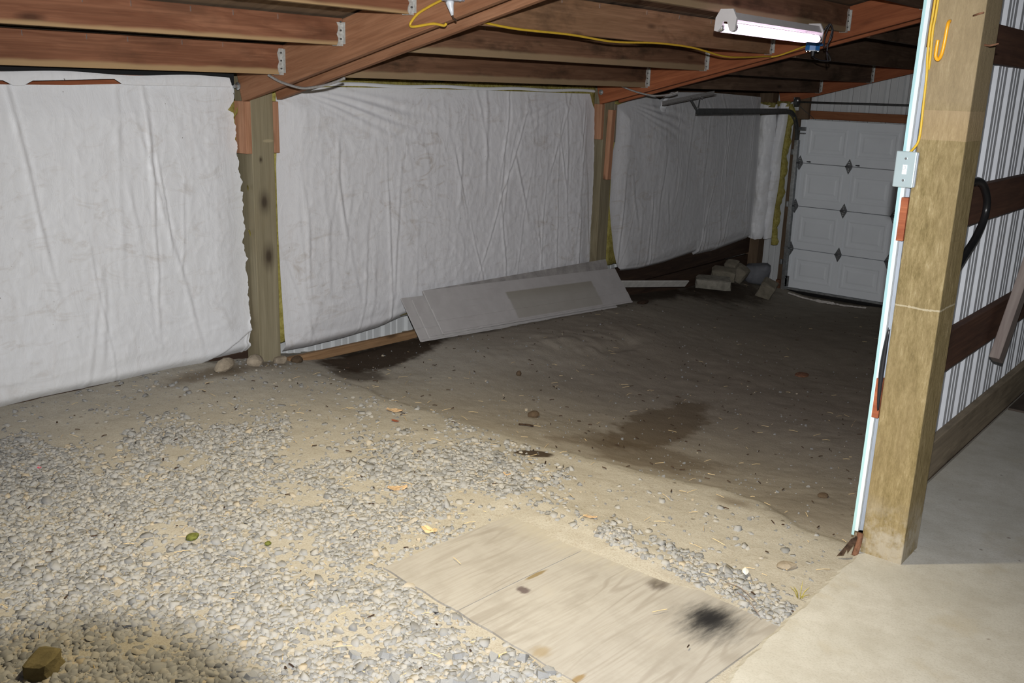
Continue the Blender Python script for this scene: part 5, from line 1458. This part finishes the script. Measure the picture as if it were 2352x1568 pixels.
rock('moss_tuft', -2.72, 1.93, (0.012, 0.013, 0.008), 52, M['moss'], 'smaller faint moss tuft beside a sandy patch in the gravel', 'moss', sink=0.1)
DC = 'dark clods of soil'
rock('soil_clod', -3.06, 3.95, (0.030, 0.035, 0.022), 53, M['clod'], 'dark soil clod alone on the lower dirt beyond the gravel', 'clod', group=DC)
rock('soil_clod', -3.62, 4.50, (0.016, 0.02, 0.022), 54, M['clod'], 'small dark clod just below the leaning panels', 'clod', group=DC)
rock('soil_clod', -2.62, 6.60, (0.05, 0.07, 0.012), 55, M['rust'], 'flat reddish-brown clod out on the dirt before the garage door', 'clod', group=DC)
rock('soil_clod', -1.42, 3.99, (0.022, 0.026, 0.014), 56, M['clod'], 'brown clod in the low ground left of the golden post', 'clod', group=DC)
rock('soil_clod', -4.42, 7.25, (0.035, 0.09, 0.02), 57, M['twig'], 'black soil clod at the far end of the leaning panels', 'clod', group=DC)
tw = tube('twig', [(-2.98, 3.72, float(ground(np.array(-2.98), np.array(3.72))) + .006), (-2.955, 3.75, float(ground(np.array(-2.955), np.array(3.75))) + .008), (-2.92, 3.77, float(ground(np.array(-2.92), np.array(3.77))) + .006)], 0.005, M['twig'], None, 6)
tag(tw, 'short dark twig on the dirt beyond the gravel', 'twig')
# grass tuft at the slab edge
gt = empty('grass_tuft', (-1.075, 2.93, -0.03), 'sparse yellow-green grass tuft at the slab edge', 'grass')
for k in range(7):
    a = k * 0.9; h = 0.03 + 0.012 * (k % 3)
    p0 = Vector((-1.078 + 0.006 * math.cos(a), 2.925 + 0.008 * math.sin(a), -0.032)); p1 = p0 + Vector((0.010 * math.cos(a), 0.010 * math.sin(a), h * 0.6)); p2 = p0 + Vector((0.028 * math.cos(a), 0.026 * math.sin(a), h))
    v, f = tube_vf([p0, p1, p2], [0.0018, 0.0014, 0.0004], 5); mesh('blade', v, f, M['grass'], gt, smooth=True)
for (p, q, lb) in (((-1.30, 2.82), (-1.17, 2.77), 'thin dry stalk nearer the feather on the gravel by the slab'), ((-1.245, 2.79), (-1.12, 2.70), 'thin dry stalk nearer the plywood corner on the gravel by the slab')):
    z0 = float(ground(np.array(p[0]), np.array(p[1]))); o = tube('dry_stalk', [(p[0], p[1], z0 + 0.012), ((p[0] + q[0]) / 2, (p[1] + q[1]) / 2, z0 + 0.026), (q[0], q[1], z0 + 0.014)], 0.0016, M['grey_stick'], None, 6)
    tag(o, lb, 'stalk', 'dry stalks by the slab')

# ------------------------------------------------------------------ fluorescent lights
def fixture(x, y0, z, L, tube_mat, label, side=1):
    root = empty('fluorescent_light', (x, y0 + L / 2, z + 0.06), label, 'light', 'twin-tube shop lights')
    # narrow channel housing with sloped sides (runs along Y)
    prof = [(-0.052, 0.002), (-0.034, 0.040), (0.034, 0.040), (0.052, 0.002), (0.046, 0.000), (0.030, 0.034), (-0.030, 0.034), (-0.046, 0.000)]
    V = [(x + a, yy, z + b) for yy in (y0, y0 + L) for a, b in prof]; k = len(prof)
    F = [(i, (i + 1) % k, k + (i + 1) % k, k + i) for i in range(k)] + [tuple(range(k))[::-1], tuple(range(k, 2 * k))]
    mesh('reflector', V, F, M['enamel'], root)
    for yy in (y0, y0 + L):
        s = 1 if yy == y0 else -1
        V = []; F = []
        pr = [(-0.062, 0.012), (-0.066, -0.052), (-0.046, -0.058), (-0.030, -0.040), (-0.018, -0.006), (0.006, -0.006), (0.018, -0.040), (0.034, -0.058), (0.054, -0.052), (0.060, 0.012), (0.036, 0.056), (-0.036, 0.056)]
        for d in (0, 0.016 * s):
            V += [(x + a, yy + d - 0.004 * s, z + b) for a, b in pr]
        k = len(pr)
        F = [(i, (i + 1) % k, k + (i + 1) % k, k + i) for i in range(k)] + [tuple(range(k)), tuple(range(k, 2 * k))[::-1]]
        mesh('end_cap', V, F, M['enamel'], root)
        for xx in (x - 0.042, x + 0.034):
            v, f = tube_vf([(xx, yy + 0.010 * s, z - 0.036), (xx, yy + 0.030 * s, z - 0.036)], 0.0225, 14); mesh('socket', v, f, M['bright_steel'], root, smooth=True)
    for xx in (x - 0.042, x + 0.034):
        v, f = tube_vf([(xx, y0 + 0.030, z - 0.036), (xx, y0 + L - 0.036, z - 0.036), (xx, y0 + L - 0.026, z - 0.036), (xx, y0 + L - 0.020, z - 0.036)], [0.0225, 0.0225, 0.019, 0.009], 18); mesh('tube', v, f, tube_mat, root, smooth=True)
    return root
fixture(-2.52, 4.77, 2.005, 1.15, M['tube_a'], 'lit twin-tube fluorescent light hanging under the middle-bay purlin')
cd = empty('power_cord', (-2.47, 5.95, 1.95), 'black power cord bundled at the end of the fluorescent light', 'cord')
tube('cord', [(-2.52, 5.91, 2.025), (-2.490, 5.95, 2.000), (-2.462, 5.96, 2.045), (-2.445, 5.97, 2.060), (-2.425, 5.97, 2.02), (-2.430, 5.96, 1.97), (-2.462, 5.96, 1.925), (-2.470, 5.97, 1.99), (-2.452, 5.98, 2.055), (-2.435, 5.98, 2.03), (-2.452, 5.98, 1.93), (-2.447, 5.98, 1.87), (-2.438, 5.98, 1.842), (-2.449, 5.97, 1.90), (-2.500, 6.15, 1.875), (-2.60, 6.40, 1.86), (-2.75, 6.62, 1.868), (-2.838, 6.68, 1.895), (-2.842, 6.69, 1.925)], 0.0045, M['black_plastic'], cd, 7)
v, f = tube_vf([(-2.842, 6.69, 1.895), (-2.842, 6.69, 1.945)], [0.011, 0.017], 10); mesh('plug', v, f, M['black_plastic'], cd)
lp = empty('hanging_lamp', (-2.1, 2.15, 2.2), 'warm bulb in a metal reflector hung from the roof over the gravel', 'lamp')
v, f = tube_vf([(-2.1, 2.15, 2.235), (-2.1, 2.15, 2.215), (-2.1, 2.15, 2.18), (-2.1, 2.15, 2.12), (-2.1, 2.15, 2.105)], [0.022, 0.024, 0.05, 0.115, 0.125], 20, caps=False)
o = mesh('shade', v, f, M['galv'], lp, smooth=True); o.modifiers.new('thick', 'SOLIDIFY').thickness = 0.002
v, f = tube_vf([(-2.1, 2.15, 2.215), (-2.1, 2.15, 2.185), (-2.1, 2.15, 2.155), (-2.1, 2.15, 2.135), (-2.1, 2.15, 2.122)], [0.013, 0.016, 0.03, 0.026, 0.010], 14)
mesh('bulb', v, f, M['tube_b'], lp, smooth=True)
tube('lamp_cord', [(-2.1, 2.15, 2.232), (-2.11, 2.15, 2.29), (-2.10, 2.15, RT(-2.1) + 0.002)], 0.004, M['black_plastic'], lp, 6)

def jbox(x, y, z, label):
    root = empty('junction_box', (x, y, z), label, 'junction box', 'blue junction boxes')
    v, f = tube_vf([(x, y, z + 0.032), (x, y, z - 0.020)], 0.052, 8); mesh('box_body', v, f, M['blue_plastic'], root)
    v, f = tube_vf([(x, y, z - 0.020), (x, y, z - 0.026)], 0.050, 8); mesh('cover_plate', v, f, M['cover_grey'], root)
    for dx, dy in ((0.042, 0.0), (-0.042, 0.0), (0, -0.042)):
        v, f = tube_vf([(x + dx, y + dy, z - 0.026), (x + dx, y + dy, z - 0.030)], 0.005, 8); mesh('screw', v, f, M['bright_steel'], root)
    box('ear', (x + 0.045, y - 0.012, z + 0.010), (x + 0.068, y + 0.012, z + 0.026), M['blue_plastic'], root, 0.001)
    return root
jbox(-3.018, 3.205, 2.012, 'blue junction box on the first rafter, at the top edge of the picture')
jbox(-2.858, 6.71, 1.958, 'blue junction box on the second rafter, beside the fluorescent light')
pl = empty('plug', (-3.02, 3.19, 1.975), 'pale clear-sleeved plug hanging from the first blue junction box', 'plug')
v, f = tube_vf([(-3.024, 3.190, 1.986), (-3.022, 3.190, 1.978), (-3.020, 3.190, 1.966), (-3.014, 3.192, 1.945), (-3.010, 3.193, 1.926)], [0.017, 0.019, 0.015, 0.010, 0.006], 12); mesh('plug_body', v, f, M['clear_plug'], pl, smooth=True)
tube('plug_cord', [(-3.010, 3.193, 1.928), (-3.006, 3.195, 1.915), (-2.999, 3.21, 1.905)], 0.004, M['twig'], pl, 6)

o = tube('electric_cable', [(-3.065, 3.215, 2.000), (-3.12, 3.225, 1.990), (-3.20, 3.232, 1.966), (-3.262, 3.232, 1.940), (-3.298, 3.228, 1.908), (-3.304, 3.225, 1.890), (-3.285, 3.225, 1.884), (-3.235, 3.235, 1.890), (-3.175, 3.245, 1.897), (-3.125, 3.25, 1.890), (-3.108, 3.25, 1.890), (-3.100, 3.25, 1.899)], 0.0062, M['yellow_cable'])
tag(o, 'yellow cable looping off the first rafter beside the blue box', 'cable')
o = tube('electric_cable', [(-3.19, 3.47, 1.960), (-3.172, 3.50, 1.937), (-3.172, 3.58, 1.925), (-3.172, 3.84, 1.910), (-3.172, 4.28, 1.908), (-3.172, 4.70, 1.893), (-3.172, 5.15, 1.909), (-3.172, 5.58, 1.903), (-3.172, 6.00, 1.868), (-3.172, 6.30, 1.872), (-3.172, 6.66, 1.893), (-3.178, 6.742, 1.893), (-3.115, 6.748, 1.905), (-2.99, 6.745, 1.946), (-2.91, 6.725, 1.972)], 0.0062, M['yellow_cable'])
tag(o, 'long yellow cable sagging along the pale purlin to the second blue box', 'cable')
def conduit(pts, label):
    p = smooth_path(pts, 10); q = []
    rr = []
    for i in range(len(p) - 1):
        for k in range(3): q.append(p[i].lerp(p[i + 1], k / 3)); rr.append(0.0075 if (len(q) % 2) else 0.0062)
    v, f = tube_vf(q, rr, 8); o = mesh('flex_conduit', v, f, M['conduit'], None, smooth=True)
    return tag(o, label, 'conduit', 'flexible conduits')
conduit([(-4.345, 3.20, 1.650), (-4.26, 3.215, 1.617), (-4.12, 3.225, 1.592), (-4.03, 3.23, 1.595), (-3.905, 3.24, 1.615), (-3.79, 3.25, 1.648)], 'grey flexible conduit sagging across the first rafter')
conduit([(-4.44, 6.70, 1.660), (-4.37, 6.715, 1.633), (-4.25, 6.725, 1.604), (-4.13, 6.73, 1.590), (-4.0, 6.745, 1.602), (-3.93, 6.752, 1.625)], 'grey flexible conduit sagging across the second rafter')
